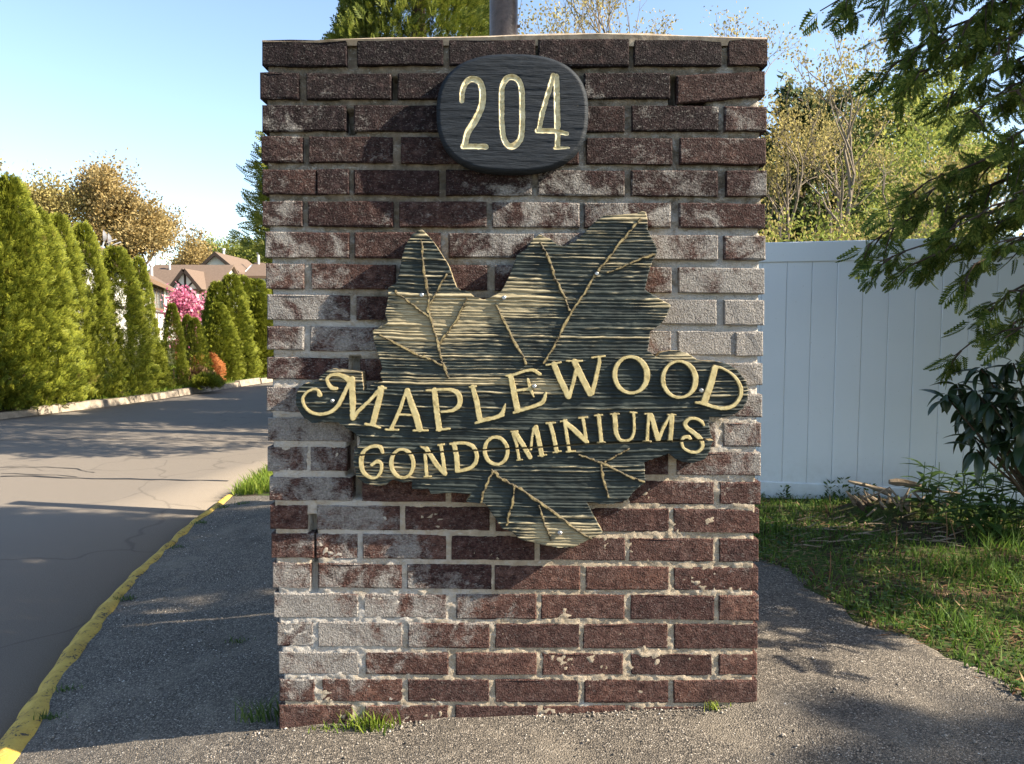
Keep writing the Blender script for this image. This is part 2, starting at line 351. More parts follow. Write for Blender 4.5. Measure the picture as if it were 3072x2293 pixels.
    M['weed'] = leaf_mat('weed_leaf', [(0.2, (0.030, 0.065, 0.016)), (0.5, (0.060, 0.115, 0.026)), (0.8, (0.12, 0.165, 0.04))], 0.5, 0.3, 0.3, 7)
    M['grass'] = leaf_mat('grass_blade', [(0.12, (0.16, 0.12, 0.055)), (0.26, (0.050, 0.10, 0.015)), (0.55, (0.090, 0.165, 0.024)), (0.85, (0.16, 0.215, 0.04))], 0.6, 0.35, 0.2, 1.3)
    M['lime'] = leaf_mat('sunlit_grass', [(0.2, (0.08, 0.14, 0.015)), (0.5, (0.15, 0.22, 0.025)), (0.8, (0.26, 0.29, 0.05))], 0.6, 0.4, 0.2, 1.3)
    M['straw'] = leaf_mat('dry_litter', [(0.2, (0.09, 0.045, 0.025)), (0.5, (0.20, 0.115, 0.06)), (0.8, (0.38, 0.27, 0.16))], 0.85, 0.15, 0.1, 5)
    # houses
    k = NT('stucco'); n = k.noise(1.2, 4); M['stucco'] = k.done(k.ramp(n, [(0.3, (0.60, 0.58, 0.51)), (0.7, (0.72, 0.70, 0.63))]), 0.9, None, 0.1)
    k = NT('shingle'); n = k.noise(5, 5, 0.7, k.scale(k.pos(), (1, 1, 4))); n2 = k.noise(0.4, 3)
    M['shingle'] = k.done(k.mix(k.math('MULTIPLY', n2, 0.5), k.ramp(n, [(0.3, (0.10, 0.073, 0.056)), (0.7, (0.18, 0.13, 0.10))]), (0.15, 0.11, 0.085)), 0.95, None, 0.1)
    k = NT('timber'); M['timber'] = k.done((0.050, 0.037, 0.030), 0.8, None, 0.2)
    k = NT('trim_brown'); M['trim'] = k.done((0.16, 0.10, 0.062), 0.8, None, 0.2)
    k = NT('window_glass'); M['glass'] = k.done((0.035, 0.050, 0.058), 0.08, None, 0.6)
    k = NT('galvanised'); M['galv'] = k.done((0.50, 0.50, 0.49), 0.4, None, 0.5, 0.4)
    k = NT('dish_grey'); M['dish'] = k.done((0.13, 0.13, 0.14), 0.5, None, 0.4)
    k = NT('gate_wood'); n = k.noise(6, 4, 0.6, k.scale(k.pos(), (6, 6, 1))); M['gate'] = k.done(k.ramp(n, [(0.3, (0.14, 0.045, 0.02)), (0.7, (0.30, 0.11, 0.05))]), 0.7, None, 0.2)
    k = NT('pebble'); M['pebble'] = k.done(k.ramp(k.island(), [(0.0, (0.06, 0.053, 0.045)), (0.5, (0.16, 0.138, 0.112)), (0.85, (0.30, 0.26, 0.215)), (1.0, (0.6, 0.56, 0.5))]), 0.8, None, 0.25)
build_materials()

# ------------------------------------------------------------------ lie of the land
YK = [-6.0, -3.0, -1.0, 0.23, 0.424, 1.058, 1.661, 2.411, 3.351, 4.238, 5.2, 9.0, 20.0, 40.0]     # right edge of the drive (the yellow kerb, then grass)
XK = [0.6, -0.75, -1.45, -1.762, -1.819, -2.005, -2.149, -2.275, -2.397, -2.46, -2.47, -2.4, -1.6, 2.0]
YL = [-30, 3.0, 5.0, 6.5, 8.0, 9.2, 10.151, 10.951, 12.191, 13.381, 14.55, 15.904, 18.141, 22.0, 27.0, 34.0, 45.0]
XL = [-60, -40, -22, -13, -9.9, -8.85, -8.377, -8.103, -7.65, -7.40, -7.211, -7.014, -6.631, -5.6, -3.8, -0.5, 5.0]
YR = [-6.0, -3.0, -1.2, -0.4, 0.001, 0.214, 0.377, 0.561, 0.734, 0.969, 1.318, 1.45, 1.6, 2.0, 2.6, 3.4, 4.0, 4.25]  # right edge of the asphalt apron
XR = [7.0, 3.6, 2.35, 1.80, 1.631, 1.573, 1.547, 1.439, 1.411, 1.352, 1.327, 1.255, 1.0, 0.4, -0.2, -1.0, -2.0, -2.44]
ROADZ = -0.29
def xk(y): return np.interp(y, YK, XK)
def xl(y): return np.interp(y, YL, XL)
def xr(y): return np.interp(y, YR, XR)
def land(x, y):
    x = np.asarray(x, dtype=float); y = np.asarray(y, dtype=float)
    k = xk(y); l = xl(y)
    t = np.clip((x-k)/np.maximum(-0.75-k, 0.05), 0, 1)
    z = -0.235+t*0.195
    z = np.where(x > -0.75, np.clip(0.053*x, -0.04, 0.052)+0.012*np.clip(x-1.0, 0, 6), z)
    z = z+0.02*np.sin(x*2.1+y*1.3)*np.clip((x-1.6), 0, 1)
    z = np.where(x < k, ROADZ, z)
    z = np.where(x < l-0.15, ROADZ+0.13+0.02*np.clip(l-x-0.3, 0, 6), z)
    return z
def paved(x, y):
    d = (x > xl(y)-0.05) & (x < xk(y)+0.03) & (y < 44)
    a = (x >= xk(y)) & (x < xr(y)-0.10) & (y < 4.1)
    return d | a
def axis(segs):
    out = []
    for a, b, s in segs: out += list(np.arange(a, b, s))
    return np.array(sorted(set(np.round(out, 4))))
gx = axis([(-700, -100, 60), (-100, -20, 6), (-20, -9, 0.8), (-9, 5, 0.12), (5, 20, 0.8), (20, 100, 6), (100, 720, 60)])
gy_ = axis([(-120, -8, 8), (-8, -2, 0.5), (-2, 6, 0.1), (6, 22, 0.3), (22, 120, 4), (120, 1500, 60)])
X, Yg = np.meshgrid(gx, gy_); Z = land(X, Yg)-np.where(paved(X, Yg), 0.09, 0.0)
Z = Z+np.where((X > 1.2) & (Yg < 6), 0.025*(fbm(X*3, Yg*3, 3)-0.5), 0)
nx, ny = len(gx), len(gy_); ii = np.arange(nx*ny).reshape(ny, nx)
Q = np.stack([ii[:-1, :-1], ii[:-1, 1:], ii[1:, 1:], ii[1:, :-1]], -1).reshape(-1, 4)
g = link('ground', np_mesh('ground', np.stack([X, Yg, Z], -1), Q, None, M['soil'], True)); tag(g, 'bare soil and rough lawn around the entrance', 'ground', kind='structure')

def strip(name, ys, fl, fr, n, off, mat, label, cat, rough=0.0, skirt=True):
    V = []; ys = np.asarray(ys)
    for y in ys:
        l, r = fl(y), fr(y)
        xs = l+(r-l)*np.linspace(0, 1, n)
        zs = land(np.clip(xs, xk(y)+1e-3, None), np.full(n, y))+off if name == 'asphalt_apron' else np.full(n, ROADZ)+off
        zs = zs+rough*(fbm(xs*5, np.full(n, y)*5, 9)-0.5)
        row = list(zip(xs, np.full(n, y), zs))
        if skirt: row = [(row[0][0], y, row[0][2]-0.09)]+row+[(row[-1][0], y, row[-1][2]-0.09)]
        V.append(row)
    m = len(V[0]); idx = np.arange(len(ys)*m).reshape(len(ys), m)
    Qs = np.stack([idx[:-1, :-1], idx[:-1, 1:], idx[1:, 1:], idx[1:, :-1]], -1).reshape(-1, 4)
    o = link(name, np_mesh(name, np.array(V), Qs, None, mat, True)); tag(o, label, cat, kind='structure'); return o
wob = lambda y, a, s: a*(fbm(np.array([y*6.0]), np.array([s*1.0]), 5)[0]-0.5)
apron = strip('asphalt_apron', np.arange(-3, 4.26, 0.05), lambda y: xk(y), lambda y: max(xr(y)+wob(y, 0.16, 1), xk(y)+0.02), 60, 0.008, M['apron'],
      'coarse stony asphalt apron around the brick pillar', 'asphalt', 0.03)
drive = strip('driveway', np.concatenate([np.arange(-6, 20, 0.25), np.arange(20, 44, 1.0)]), lambda y: xl(y), lambda y: xk(y), 24, 0.004, M['drive'],
      'worn grey asphalt driveway with cracks', 'driveway', 0.0)

# painted kerb: a low rounded asphalt lip
kv = []; ys = np.arange(-1.6, 4.25, 0.035); prof = [(-0.085, -0.02), (-0.07, 0.03), (-0.045, 0.065), (0.0, 0.085), (0.045, 0.075), (0.075, 0.04), (0.085, 0.0)]
for y in ys:
    t = max(0.25, 1-0.13*max(0, y-0.3)); c = xk(y)+0.02*(fbm(np.array([y*2.2]), np.array([0.3]), 8)[0]-0.5)
    wl = 1+0.3*(vnoise(np.array([y*9]), np.array([1.0]), 4)[0]-0.5); wr = 1+0.35*(vnoise(np.array([y*11]), np.array([5.0]), 6)[0]-0.5)
    hz = 1+0.25*(vnoise(np.array([y*7]), np.array([9.0]), 2)[0]-0.5)
    kv.append([(c+px*t*(wl if px < 0 else wr), y, ROADZ+0.004+pz*hz*(0.7+0.3*t)+(0.015 if px > 0.06 else 0)) for px, pz in prof])
m = len(prof); idx = np.arange(len(ys)*m).reshape(len(ys), m)
Qs = np.stack([idx[:-1, :-1], idx[:-1, 1:], idx[1:, 1:], idx[1:, :-1]], -1).reshape(-1, 4)
tag(link('painted_kerb', np_mesh('painted_kerb', np.array(kv), Qs, None, M['yellow'], True)), 'low asphalt kerb with chipped yellow paint', 'kerb', kind='structure')

# tarred cracks across the driveway
def road_line(name, pts, w, z, mat, parent, seed=0):
    rng = random.Random(seed); P = []
    for i in range(len(pts)-1):
        a, b = Vector((*pts[i], 0)), Vector((*pts[i+1], 0)); k = max(2, int((b-a).length/0.12))
        for j in range(k):
            p = a.lerp(b, j/k); P.append(Vector((p.x, p.y+rng.uniform(-.02, .02), 0)))
    V, Fc = [], []
    for i, p in enumerate(P):
        d = (P[min(i+1, len(P)-1)]-P[max(i-1, 0)]).normalized(); nrm = Vector((-d.y, d.x, 0)); ww = w*rng.uniform(0.4, 1.3)
        V += [(*(p+nrm*ww)[:2], z), (*(p-nrm*ww)[:2], z)]
        if i: Fc.append((2*i-2, 2*i-1, 2*i+1, 2*i))
    return link(name, py_mesh(name, V, Fc, mat), parent)
def px_road(pts): return [tuple(atz(x, y, ROADZ)[:2]) for x, y in pts]
for i, pts in enumerate([[(0, 1432), (100, 1430), (190, 1436), (280, 1438), (420, 1440), (560, 1443), (725, 1447)], [(0, 1404), (140, 1403), (230, 1409), (300, 1424)], [(0, 1424), (80, 1424), (170, 1428), (260, 1436)], [(0, 1322), (250, 1318), (520, 1322), (800, 1330)]]):
    road_line('tar_crack', px_road(pts), 0.020 if i < 1 else 0.010, ROADZ+0.008, M['tar'], drive, i)

# concrete kerb stones along the far side of the drive
kerb = empty('kerb', (-8, 10, ROADZ)); kerb['kind'] = 'structure'; kerb['label'] = 'tan concrete kerb along the far side of the driveway'; kerb['category'] = 'kerb'
yy = 8.2; rk = random.Random(5)
while yy < 33:
    L = rk.uniform(0.9, 1.5); y2 = yy+L-0.03; tl = rk.uniform(-0.02, 0.02); hh = 0.125+rk.uniform(-0.02, 0.025)
    def kp(y, o, z): return (xl(y)+o+tl, y, z)
    mb = MB(); mb.hexa([kp(yy, -0.16, ROADZ-.1), kp(yy, 0.02, ROADZ-.1), kp(y2, 0.02, ROADZ-.1), kp(y2, -0.16, ROADZ-.1),
             kp(yy, -0.15, ROADZ+hh), kp(yy, -0.03, ROADZ+hh), kp(y2, -0.03, ROADZ+hh+rk.uniform(-.015, .015)), kp(y2, -0.15, ROADZ+hh)])
    mb.build('kerb_stone', M['kerb'], kerb); yy += L

# ------------------------------------------------------------------ brick pillar
# courses traced from the photograph: top/bottom at the left end, top/bottom at the right end, then the bricks' extents
ROWS = [
 ((123,196,119,195), [(788,1039),(1073,1328),(1349,1604),(1616,1885),(1904,2163),(2186,2301)]),
 ((221,296,223,296), [(782,895),(921,1172),(1195,1450),(1475,1730),(1754,2009),(2032,2293)]),
 ((316,392,322,393), [(788,1037),(1063,1320),(1340,1595),(1617,1872),(1897,2154),(2175,2298)]),
 ((412,485,418,493), [(786,906),(928,1176),(1204,1450),(1475,1735),(1761,2015),(2041,2296)]),
 ((510,581,515,589), [(789,947),(953,1045),(1063,1315),(1339,1595),(1615,1872),(1895,2152),(2180,2298)]),
 ((605,677,613,684), [(789,906),(926,1178),(1199,1458),(1478,1737),(1754,2011),(2039,2294)]),
 ((697,770,709,778), [(797,1046),(1065,1320),(1347,1600),(1622,1872),(1895,2152),(2174,2295)]),
 ((791,864,808,880), [(800,911),(936,1185),(1210,1460),(1486,1736),(1760,2013),(2037,2291)]),
 ((886,956,904,975), [(804,1048),(1071,1325),(1347,1600),(1622,1872),(1895,2148),(2174,2291)]),
 ((980,1048,998,1067), [(803,911),(932,1185),(1210,1460),(1486,1736),(1755,2011),(2034,2204),(2207,2287)]),
 ((1074,1136,1092,1155), [(803,1043),(1082,1325),(1347,1600),(1622,1872),(1895,2148),(2170,2286)]),
 ((1162,1232,1185,1250), [(801,911),(932,1185),(1210,1460),(1486,1736),(1755,2011),(2030,2285)]),
 ((1255,1321,1271,1340), [(806,1052),(1085,1325),(1347,1600),(1622,1872),(1895,2145),(2170,2281)]),
 ((1342,1411,1359,1425), [(804,921),(934,1040),(1064,1190),(1210,1460),(1486,1730),(1750,2003),(2031,2280)]),
 ((1432,1498,1448,1512), [(810,1056),(1088,1335),(1356,1605),(1622,1870),(1889,2140),(2160,2280)]),
 ((1516,1586,1530,1598), [(812,921),(953,1198),(1217,1467),(1488,1738),(1758,2005),(2022,2276)]),
 ((1601,1672,1620,1684), [(816,941),(949,1071),(1090,1337),(1356,1602),(1621,1874),(1889,2139),(2159,2274)]),
 ((1691,1762,1705,1770), [(819,932),(956,1204),(1223,1473),(1486,1739),(1758,2005),(2022,2273)]),
 ((1781,1849,1788,1860), [(823,1073),(1093,1338),(1370,1608),(1624,1872),(1893,2141),(2157,2274)]),
 ((1867,1937,1876,1946), [(832,938),(956,1205),(1225,1467),(1487,1736),(1750,2001),(2023,2271)]),
 ((1957,2021,1964,2025), [(838,1074),(1099,1344),(1369,1608),(1628,1868),(1894,2134),(2156,2270)]),
 ((2037,2102,2043,2107), [(840,943),(968,1205),(1225,1466),(1487,1734),(1754,2003),(2021,2269)]),
 ((2116,2186,2122,2190), [(839,1056),(1096,1344),(1367,1612),(1630,1874),(1894,2135),(2152,2268)]),
]
WHITE = [(850,160,.05),(1500,160,.02),(2230,160,.1),(850,260,.12),(1050,260,.2),(2100,260,.15),(900,355,.4),(2000,355,.3),(2240,355,.45),(850,450,.35),(1050,450,.25),(1880,450,.35),(2150,450,.4),
 (870,545,.42),(1000,545,.3),(1190,545,.08),(1750,545,.4),(2020,545,.4),(2240,545,.35),(850,640,.4),(1050,640,.15),(1330,640,.3),(1600,640,.6),(1880,640,.55),(2160,640,.4),
 (850,735,.75),(980,735,.4),(1200,735,.3),(1470,740,.75),(2030,745,.8),(2240,745,.7),(850,830,.5),(1050,830,.45),(1350,830,.15),(1900,840,.3),(2160,845,.85),
 (900,920,.95),(1150,920,.2),(2030,940,1.0),(2230,940,1.0),(850,1015,.6),(1050,1015,.8),(1880,1030,.6),(2160,1030,1.05),(920,1105,.5),(1200,1105,.2),(2230,1125,.8),
 (850,1200,.6),(2150,1215,.8),(920,1290,.9),(2020,1300,.5),(2230,1305,.6),(850,1375,.65),(990,1375,.5),(1880,1395,.15),(2100,1395,.45),(2240,1395,.7),(930,1465,.7),(1200,1465,.03),(1500,1465,.05),(2010,1480,.12),(2220,1480,.35),
 (860,1550,.25),(1050,1550,.9),(1340,1550,.02),(1880,1565,.15),(2150,1565,.15),(870,1635,.2),(1010,1635,.72),(1200,1635,.66),(1480,1640,.12),(1750,1650,.08),(2010,1650,.12),(2220,1650,.15),
 (870,1725,.55),(1080,1725,.55),(1340,1730,.5),(1600,1735,.08),(1880,1735,.06),(2150,1735,.25),(940,1815,.95),(1200,1815,.7),(1480,1820,.45),(1750,1825,.2),(2010,1825,.1),
 (880,1900,.72),(1080,1900,.85),(1330,1905,.5),(1600,1910,.05),(2000,1910,.02),(950,1990,.82),(1200,1990,.45),(1480,1990,.05),(2000,1990,.02),(890,2070,.5),(1080,2070,.45),(1330,2070,.15),(1700,2070,.02),(2150,2070,.0),(950,2150,.1),(1600,2150,.0)]
WP = np.array(WHITE)
def white_at(x, y):
    d2 = ((WP[:, 0]-x)/110)**2+((WP[:, 1]-y)/42)**2; w = np.exp(-d2)+1e-9
    return float((w*WP[:, 2]).sum()/w.sum())
def px_of(x, z):                           # photograph pixel of a point on the pillar's front
    dx, dy, dz = x-CAM.x, -CAM.y, z-CAM.z; d = dy*CP-dz*SP
    return CXP+FPX*dx/d, CYP-FPX*(dy*SP+dz*CP)/d
PD = 0.75                                      # pillar depth
pillar = empty('brick_pillar', (0, 0.3, 0), 'square dark brick entrance pillar with white bloom and crumbling mortar', 'pillar')
rb = random.Random(21)
def add_brick(P, y_front, depth, white, soot, name='brick'):
    # P: four front corners (x,z): bl, br, tr, tl ; slightly uneven bevelled block
    bev = 0.0032; V = []
    cx = sum(p[0] for p in P)/4; cz = sum(p[1] for p in P)/4
    def ins(p, b): return (p[0]+(b if p[0] < cx else -b), p[1]+(b if p[1] < cz else -b))
    j = lambda a: rb.uniform(-a, a)
    f = [ins(p, bev*rb.uniform(0.6, 1.6)) for p in P]
    # front ring with edge midpoints for a worn outline
    ring_f, ring_m = [], []
    for i in range(4):
        a, b = f[i], f[(i+1) % 4]; A, B = P[i], P[(i+1) % 4]
        nseg = 3 if i in (0, 2) else 1
        for s_ in range(nseg):
            t = s_/nseg; jj = 0.0022 if s_ else 0.0
            ring_f.append((a[0]+(b[0]-a[0])*t+j(jj), y_front+j(0.0015), a[1]+(b[1]-a[1])*t+j(jj)))
            ring_m.append((A[0]+(B[0]-A[0])*t+j(jj), y_front+bev+j(0.001), A[1]+(B[1]-A[1])*t+j(jj)))
    n = len(ring_f); V = ring_f+ring_m+[(x, y_front+depth, z) for x, y, z in ring_m]
    Fc = [tuple(range(n))]
    for i in range(n):
        k = (i+1) % n
        Fc.append((i, n+i, n+k, k)); Fc.append((n+i, 2*n+i, 2*n+k, n+k))
    Fc.append(tuple(range(2*n, 3*n))[::-1])
    o = Vector((cx, y_front+depth/2, cz)); me = py_mesh(name, [Vector(v)-o for v in V], Fc, M['brick'])
    fattr(me, 'white', [white+white_at(*px_of(v[0], v[2])) for v in V])
    ob = link(name, me, pillar); ob.location = o; ob['soot'] = soot
    return ob
side_rows = []
for r, (yy4, bricks) in enumerate(ROWS):
    tl, bl, tr, br = yy4
    for i, (x0, x1) in enumerate(bricks):
        pts = []
        for (x, yl_, yr_) in ((x0, bl, br), (x1, bl, br), (x1, tl, tr), (x0, tl, tr)):
            t = (x-790)/1500; y = yl_+(yr_-yl_)*t
            if r == 1 and i == 5: y += (8-16*(x-2032)/260)+(6 if yl_ == bl and x < 2100 else 0)
            w = at(x+(1.6 if x == x1 else -1.6), y+rb.uniform(-1.5, 1.5)+(1.8 if yl_ == bl else -1.8), 0); pts.append((w.x, w.z))
        xm = (x0+x1)/2; ym = (tl+bl)/2
        wt = rb.uniform(-0.05, 0.05)
        soot = np.clip(1.15-(ym-120)/900, 0.0, 1) if ym < 1100 else 0.03
        soot = float(np.clip(soot+rb.uniform(-0.12, 0.12)-0.25*(xm > 2150), 0, 1))
        short = (x1-x0) < 160
        dep = 0.15 if not ((i == 0 or i == len(bricks)-1) and short) else 0.34
        add_brick(pts, rb.uniform(-0.0045, -0.002), dep, wt, soot)
    L = at(bricks[0][0], (tl+bl)/2, 0).x; R = at(bricks[-1][1], (tr+br)/2, 0).x
    z0, z1 = at(1000, bl, 0).z, at(1000, tl, 0).z
    side_rows.append((L, R, z0, z1, (bricks[0][1]-bricks[0][0]) < 160, (bricks[-1][1]-bricks[-1][0]) < 160))
# the two flanks, one brick wide slabs
for (L, R, z0, z1, sL, sR) in side_rows:
    for sgn, xf, hdr in ((-1, L, sL), (1, R, sR)):
        y = 0.36 if hdr else 0.17
        while y < PD-0.04:
            y2 = min(y+0.325, PD); xa, xb = (xf, xf+0.12) if sgn < 0 else (xf-0.12, xf)
            mb = MB(); mb.box(xa+rb.uniform(-.002, .002), xb, y, y2, z0, z1, 0.006)
            o = mb.build('brick', M['brick'], pillar); fattr(o.data, 'white', [rb.uniform(0, .5)]*len(o.data.vertices)); o['soot'] = 0.1 if z1 < 1.1 else 0.7; y = y2+0.024
# mortar: a lumpy core seen in the joints
xs = np.arange(-0.80, 0.812, 0.0055); zs = np.arange(-0.14, 2.106, 0.0055)
GX, GZ = np.meshgrid(xs, zs)
hi = np.clip((GZ-1.0)/0.5, 0, 1)
rec = 0.0003+0.0110*hi+0.0105*(fbm(GX*24, GZ*46, 11)-0.5)*(0.8+0.5*hi)+0.004*(vnoise(GX*110, GZ*130, 19)-0.5)
rec = rec+0.006*np.clip(vnoise(GX*5, GZ*16, 3)-0.55, 0, 1)*hi*3
def px_gap(GX, GZ, x0, y0, x1, y1):
    a, b = at(x0, y1, 0), at(x1, y0, 0)
    return (GX > a.x) & (GX < b.x) & (GZ > a.z) & (GZ < b.z)
for gap in [(1174,228,1196,298),(1039,330,1064,402),(1050,1070,1082,1110),(1044,1296,1066,1345),(1040,1340,1064,1430),(1054,1425,1088,1500),(925,1545,952,1600),(938,1600,952,1690),(2010,230,2034,312),(2050,293,2120,318),(906,398,930,490),(936,1690,955,1775),(1040,120,1072,205)]:
    rec = np.where(px_gap(GX, GZ, *gap), 0.05 if gap[0] not in (936, 906, 1040) or gap[1] == 1340 else 0.02, rec)
# outline narrows with the courses
lft = np.interp(GZ, [s[2] for s in side_rows][::-1], [s[0] for s in side_rows][::-1])+0.012
rgt = np.interp(GZ, [s[2] for s in side_rows][::-1], [s[1] for s in side_rows][::-1])-0.012
GXc = np.clip(GX, lft, rgt); edge = (GX < lft) | (GX > rgt)
V = np.stack([GXc, np.where(edge, PD-0.02, rec), GZ], -1)
ny_, nx_ = GX.shape; ii = np.arange(ny_*nx_).reshape(ny_, nx_)
Q = np.stack([ii[:-1, :-1], ii[:-1, 1:], ii[1:, 1:], ii[1:, :-1]], -1).reshape(-1, 4)
mm = np_mesh('mortar', V, Q, None, M['mortar'], True)
dd_ = (-CAM.y)*CP-(GZ-CAM.z)*SP; PXm = CXP+FPX*GX/dd_; PYm = CYP-FPX*(-CAM.y*SP+(GZ-CAM.z)*CP)/dd_
num = np.zeros(GX.shape); den = np.full(GX.shape, 1e-9)
for (x, y, w) in WHITE:
    e = np.exp(-((PXm-x)/110)**2-((PYm-y)/42)**2); num += e*w; den += e
fattr(mm, 'white', (num/den).ravel()); link('mortar', mm, pillar)
mb = MB(); mb.box(-0.73, 0.745, 0.06, PD-0.03, -0.14, 2.095); mb.build('core', M['mortar'], pillar)
# mortar wash on top
top = [(567,86),(640,86),(700,84),(820,81),(960,79),(1060,77),(1106,75),(1200,72),(1290,71),(1400,72),(1480,76),(1580,79),(1657,81)]
V, Fc = [], []
for i, (dx, dy) in enumerate(top):
    a = at(dx*1.3882, dy*1.3882, 0.0); zb = 2.085
    for (yy_, zz_) in ((0.004, zb), (-0.004, a.z-0.006), (0.004, a.z), (0.10, a.z+0.012), (0.36, a.z+0.03), (PD-0.02, a.z-0.01), (PD-0.02, zb)):
        V.append((a.x, yy_+rb.uniform(-.002, .002), zz_+rb.uniform(-.0015, .0015)))
for i in range(len(top)-1):
    for k in range(6): Fc.append((i*7+k, (i+1)*7+k, (i+1)*7+k+1, i*7+k+1))
Fc += [tuple(range(7)), tuple(range((len(top)-1)*7, len(top)*7))[::-1]]
link('mortar_cap', py_mesh('mortar_cap', V, Fc, M['cap'], False), pillar)

# ------------------------------------------------------------------ carved relief work
def capsule_sdf(U, V, pts):
    d = np.full(U.shape, 9.0)
    if len(pts) == 1:
        u, v, r = pts[0]; return np.hypot(U-u, V-v)-r
    for (u0, v0, r0), (u1, v1, r1) in zip(pts[:-1], pts[1:]):
        du, dv = u1-u0, v1-v0; L2 = du*du+dv*dv+1e-12
        t = np.clip(((U-u0)*du+(V-v0)*dv)/L2, 0, 1)
        d = np.minimum(d, np.hypot(U-u0-t*du, V-v0-t*dv)-(r0+(r1-r0)*t))
    return d
def poly_sdf(U, V, poly):
    d = np.full(U.shape, 9.0); inside = np.zeros(U.shape, dtype=bool); n = len(poly)
    for i in range(n):
        (u0, v0), (u1, v1) = poly[i], poly[(i+1) % n]
        du, dv = u1-u0, v1-v0; L2 = du*du+dv*dv+1e-12
        t = np.clip(((U-u0)*du+(V-v0)*dv)/L2, 0, 1)
        d = np.minimum(d, np.hypot(U-u0-t*du, V-v0-t*dv))
        c = ((v0 > V) != (v1 > V)) & (U < (u1-u0)*(V-v0)/(v1-v0+1e-12)+u0); inside ^= c
    return np.where(inside, -d, d)
def relief(name, us, vs, sdf, hfun, back, mat, parent, edge_mat=None, attrs=None):
    U, V = np.meshgrid(us, vs); S = sdf(U, V)
    cin = (S[:-1, :-1]+S[1:, :-1]+S[:-1, 1:]+S[1:, 1:]) < 0
    if not cin.any(): return None
    gv, gu = np.gradient(S, vs, us); gm = np.hypot(gu, gv)+1e-9
    pad = np.zeros((len(vs)+1, len(us)+1), dtype=int); pad[1:-1, 1:-1] = cin
    cnt = pad[:-1, :-1]+pad[1:, :-1]+pad[:-1, 1:]+pad[1:, 1:]
    bnd = (cnt > 0) & (cnt < 4); c = us[1]-us[0]
    mv = np.clip(S, -c, c)/gm
    U2 = np.where(bnd, U-mv*gu/gm, U); V2 = np.where(bnd, V-mv*gv/gm, V)
    H = hfun(U2, V2)
    used = cnt > 0; idx = np.full(U.shape, -1); idx[used] = np.arange(used.sum())
    verts = np.stack([U2[used], H[used], V2[used]], -1); nv = len(verts)
    q = np.stack([idx[:-1, :-1], idx[:-1, 1:], idx[1:, 1:], idx[1:, :-1]], -1)[cin]
    # walls along the outline
    E = np.concatenate([q[:, [0, 1]], q[:, [1, 2]], q[:, [2, 3]], q[:, [3, 0]]])
    key = E.min(1).astype(np.int64)*nv+E.max(1); u_, inv, ct = np.unique(key, return_inverse=True, return_counts=True)
    be = E[ct[inv] == 1]; bv = np.unique(be); m = np.full(nv, -1); m[bv] = nv+np.arange(len(bv))
    bp = verts[bv].copy(); bp[:, 1] = back
    walls = np.stack([be[:, 1], be[:, 0], m[be[:, 0]], m[be[:, 1]]], -1)
    me = np_mesh(name, np.concatenate([verts, bp]), np.concatenate([q, walls]), None, mat)
    if edge_mat:
        me.materials.append(edge_mat); mi = np.zeros(len(q)+len(walls), dtype=np.int32); mi[len(q):] = 1; me.polygons.foreach_set('material_index', mi)
    if attrs:
        for k, fn in attrs.items():
            w = fn(U2, V2)[used]; fattr(me, k, np.concatenate([w, w[bv]]))
    return link(name, me, parent)
SY = -0.053                                    # plane of the leaf sign's face
def w2(sx, sy, Y=SY): p = at(sx, sy, Y); return p.x, p.z
MPP = (at(1537, 1200, SY).x-at(1536, 1200, SY).x)

OUT = [(1266,689),(1287,708),(1315,748),(1343,790),(1362,842),(1369,861),(1381,871),(1405,875),(1423,891),(1452,899),(1475,891),(1503,875),(1527,832),(1543,790),(1550,766),(1579,748),(1598,717),(1616,705),(1648,716),(1676,738),(1695,738),(1723,726),(1752,700),(1789,662),(1813,647),(1874,644),(1912,641),(1926,634),(1938,639),(1942,662),(1942,686),(1954,714),(1971,747),(1968,766),(1956,782),(1945,822),(1935,869),(1959,886),(1987,902),(2011,916),(2001,945),(1987,968),(1964,985),(1949,996),(1947,1034),(1941,1051),(1970,1072),(1984,1058),(2011,1053),(2038,1053),(2065,1062),(2093,1081),(2147,1084),(2185,1092),(2212,1111),(2236,1141),(2244,1168),(2242,1201),(2228,1225),(2206,1241),(2174,1252),(2128,1252),(2125,1268),(2131,1298),(2141,1323),(2133,1336),(2128,1355),(2114,1377),(2084,1388),(2052,1388),(2027,1377),(2006,1361),(1984,1369),(1957,1378),(1933,1388),(1933,1418),(1936,1449),(1918,1459),(1899,1478),(1880,1501),(1842,1511),(1795,1511),(1760,1506),(1781,1548),(1807,1595),(1791,1609),(1748,1628),(1720,1642),(1678,1642),(1654,1640),(1616,1631),(1560,1619),(1536,1595),(1507,1586),(1501,1576),(1485,1554),(1469,1530),(1455,1510),(1398,1506),(1414,1483),(1360,1479),(1290,1482),(1287,1467),(1235,1467),(1237,1444),(1208,1448),(1178,1439),(1159,1454),(1130,1459),(1094,1450),(1070,1432),(1062,1388),(1063,1356),(1081,1332),(1078,1310),(1043,1285),(1016,1269),(983,1267),(937,1269),(913,1255),(899,1236),(889,1212),(888,1187),(899,1163),(915,1151),(956,1144),(959,1131),(983,1112),(997,1106),(1086,1116),(1092,1171),(1124,1148),(1150,1146),(1140,1122),(1147,1104),(1142,1085),(1127,1044),(1118,992),(1165,969),(1155,941),(1165,894),(1165,863),(1193,846),(1200,799),(1216,738),(1240,701)]
outline = [w2(*p) for p in OUT]
CRK = [(1050,1367),(1063,1365),(1200,1362),(1360,1353),(1500,1347),(1637,1340),(1761,1332),(1848,1329),(1980,1325),(2103,1320),(2150,1318)]
crack = [(*w2(*p), 0.0036 if p[0] > 1700 else 0.0027) for p in CRK]
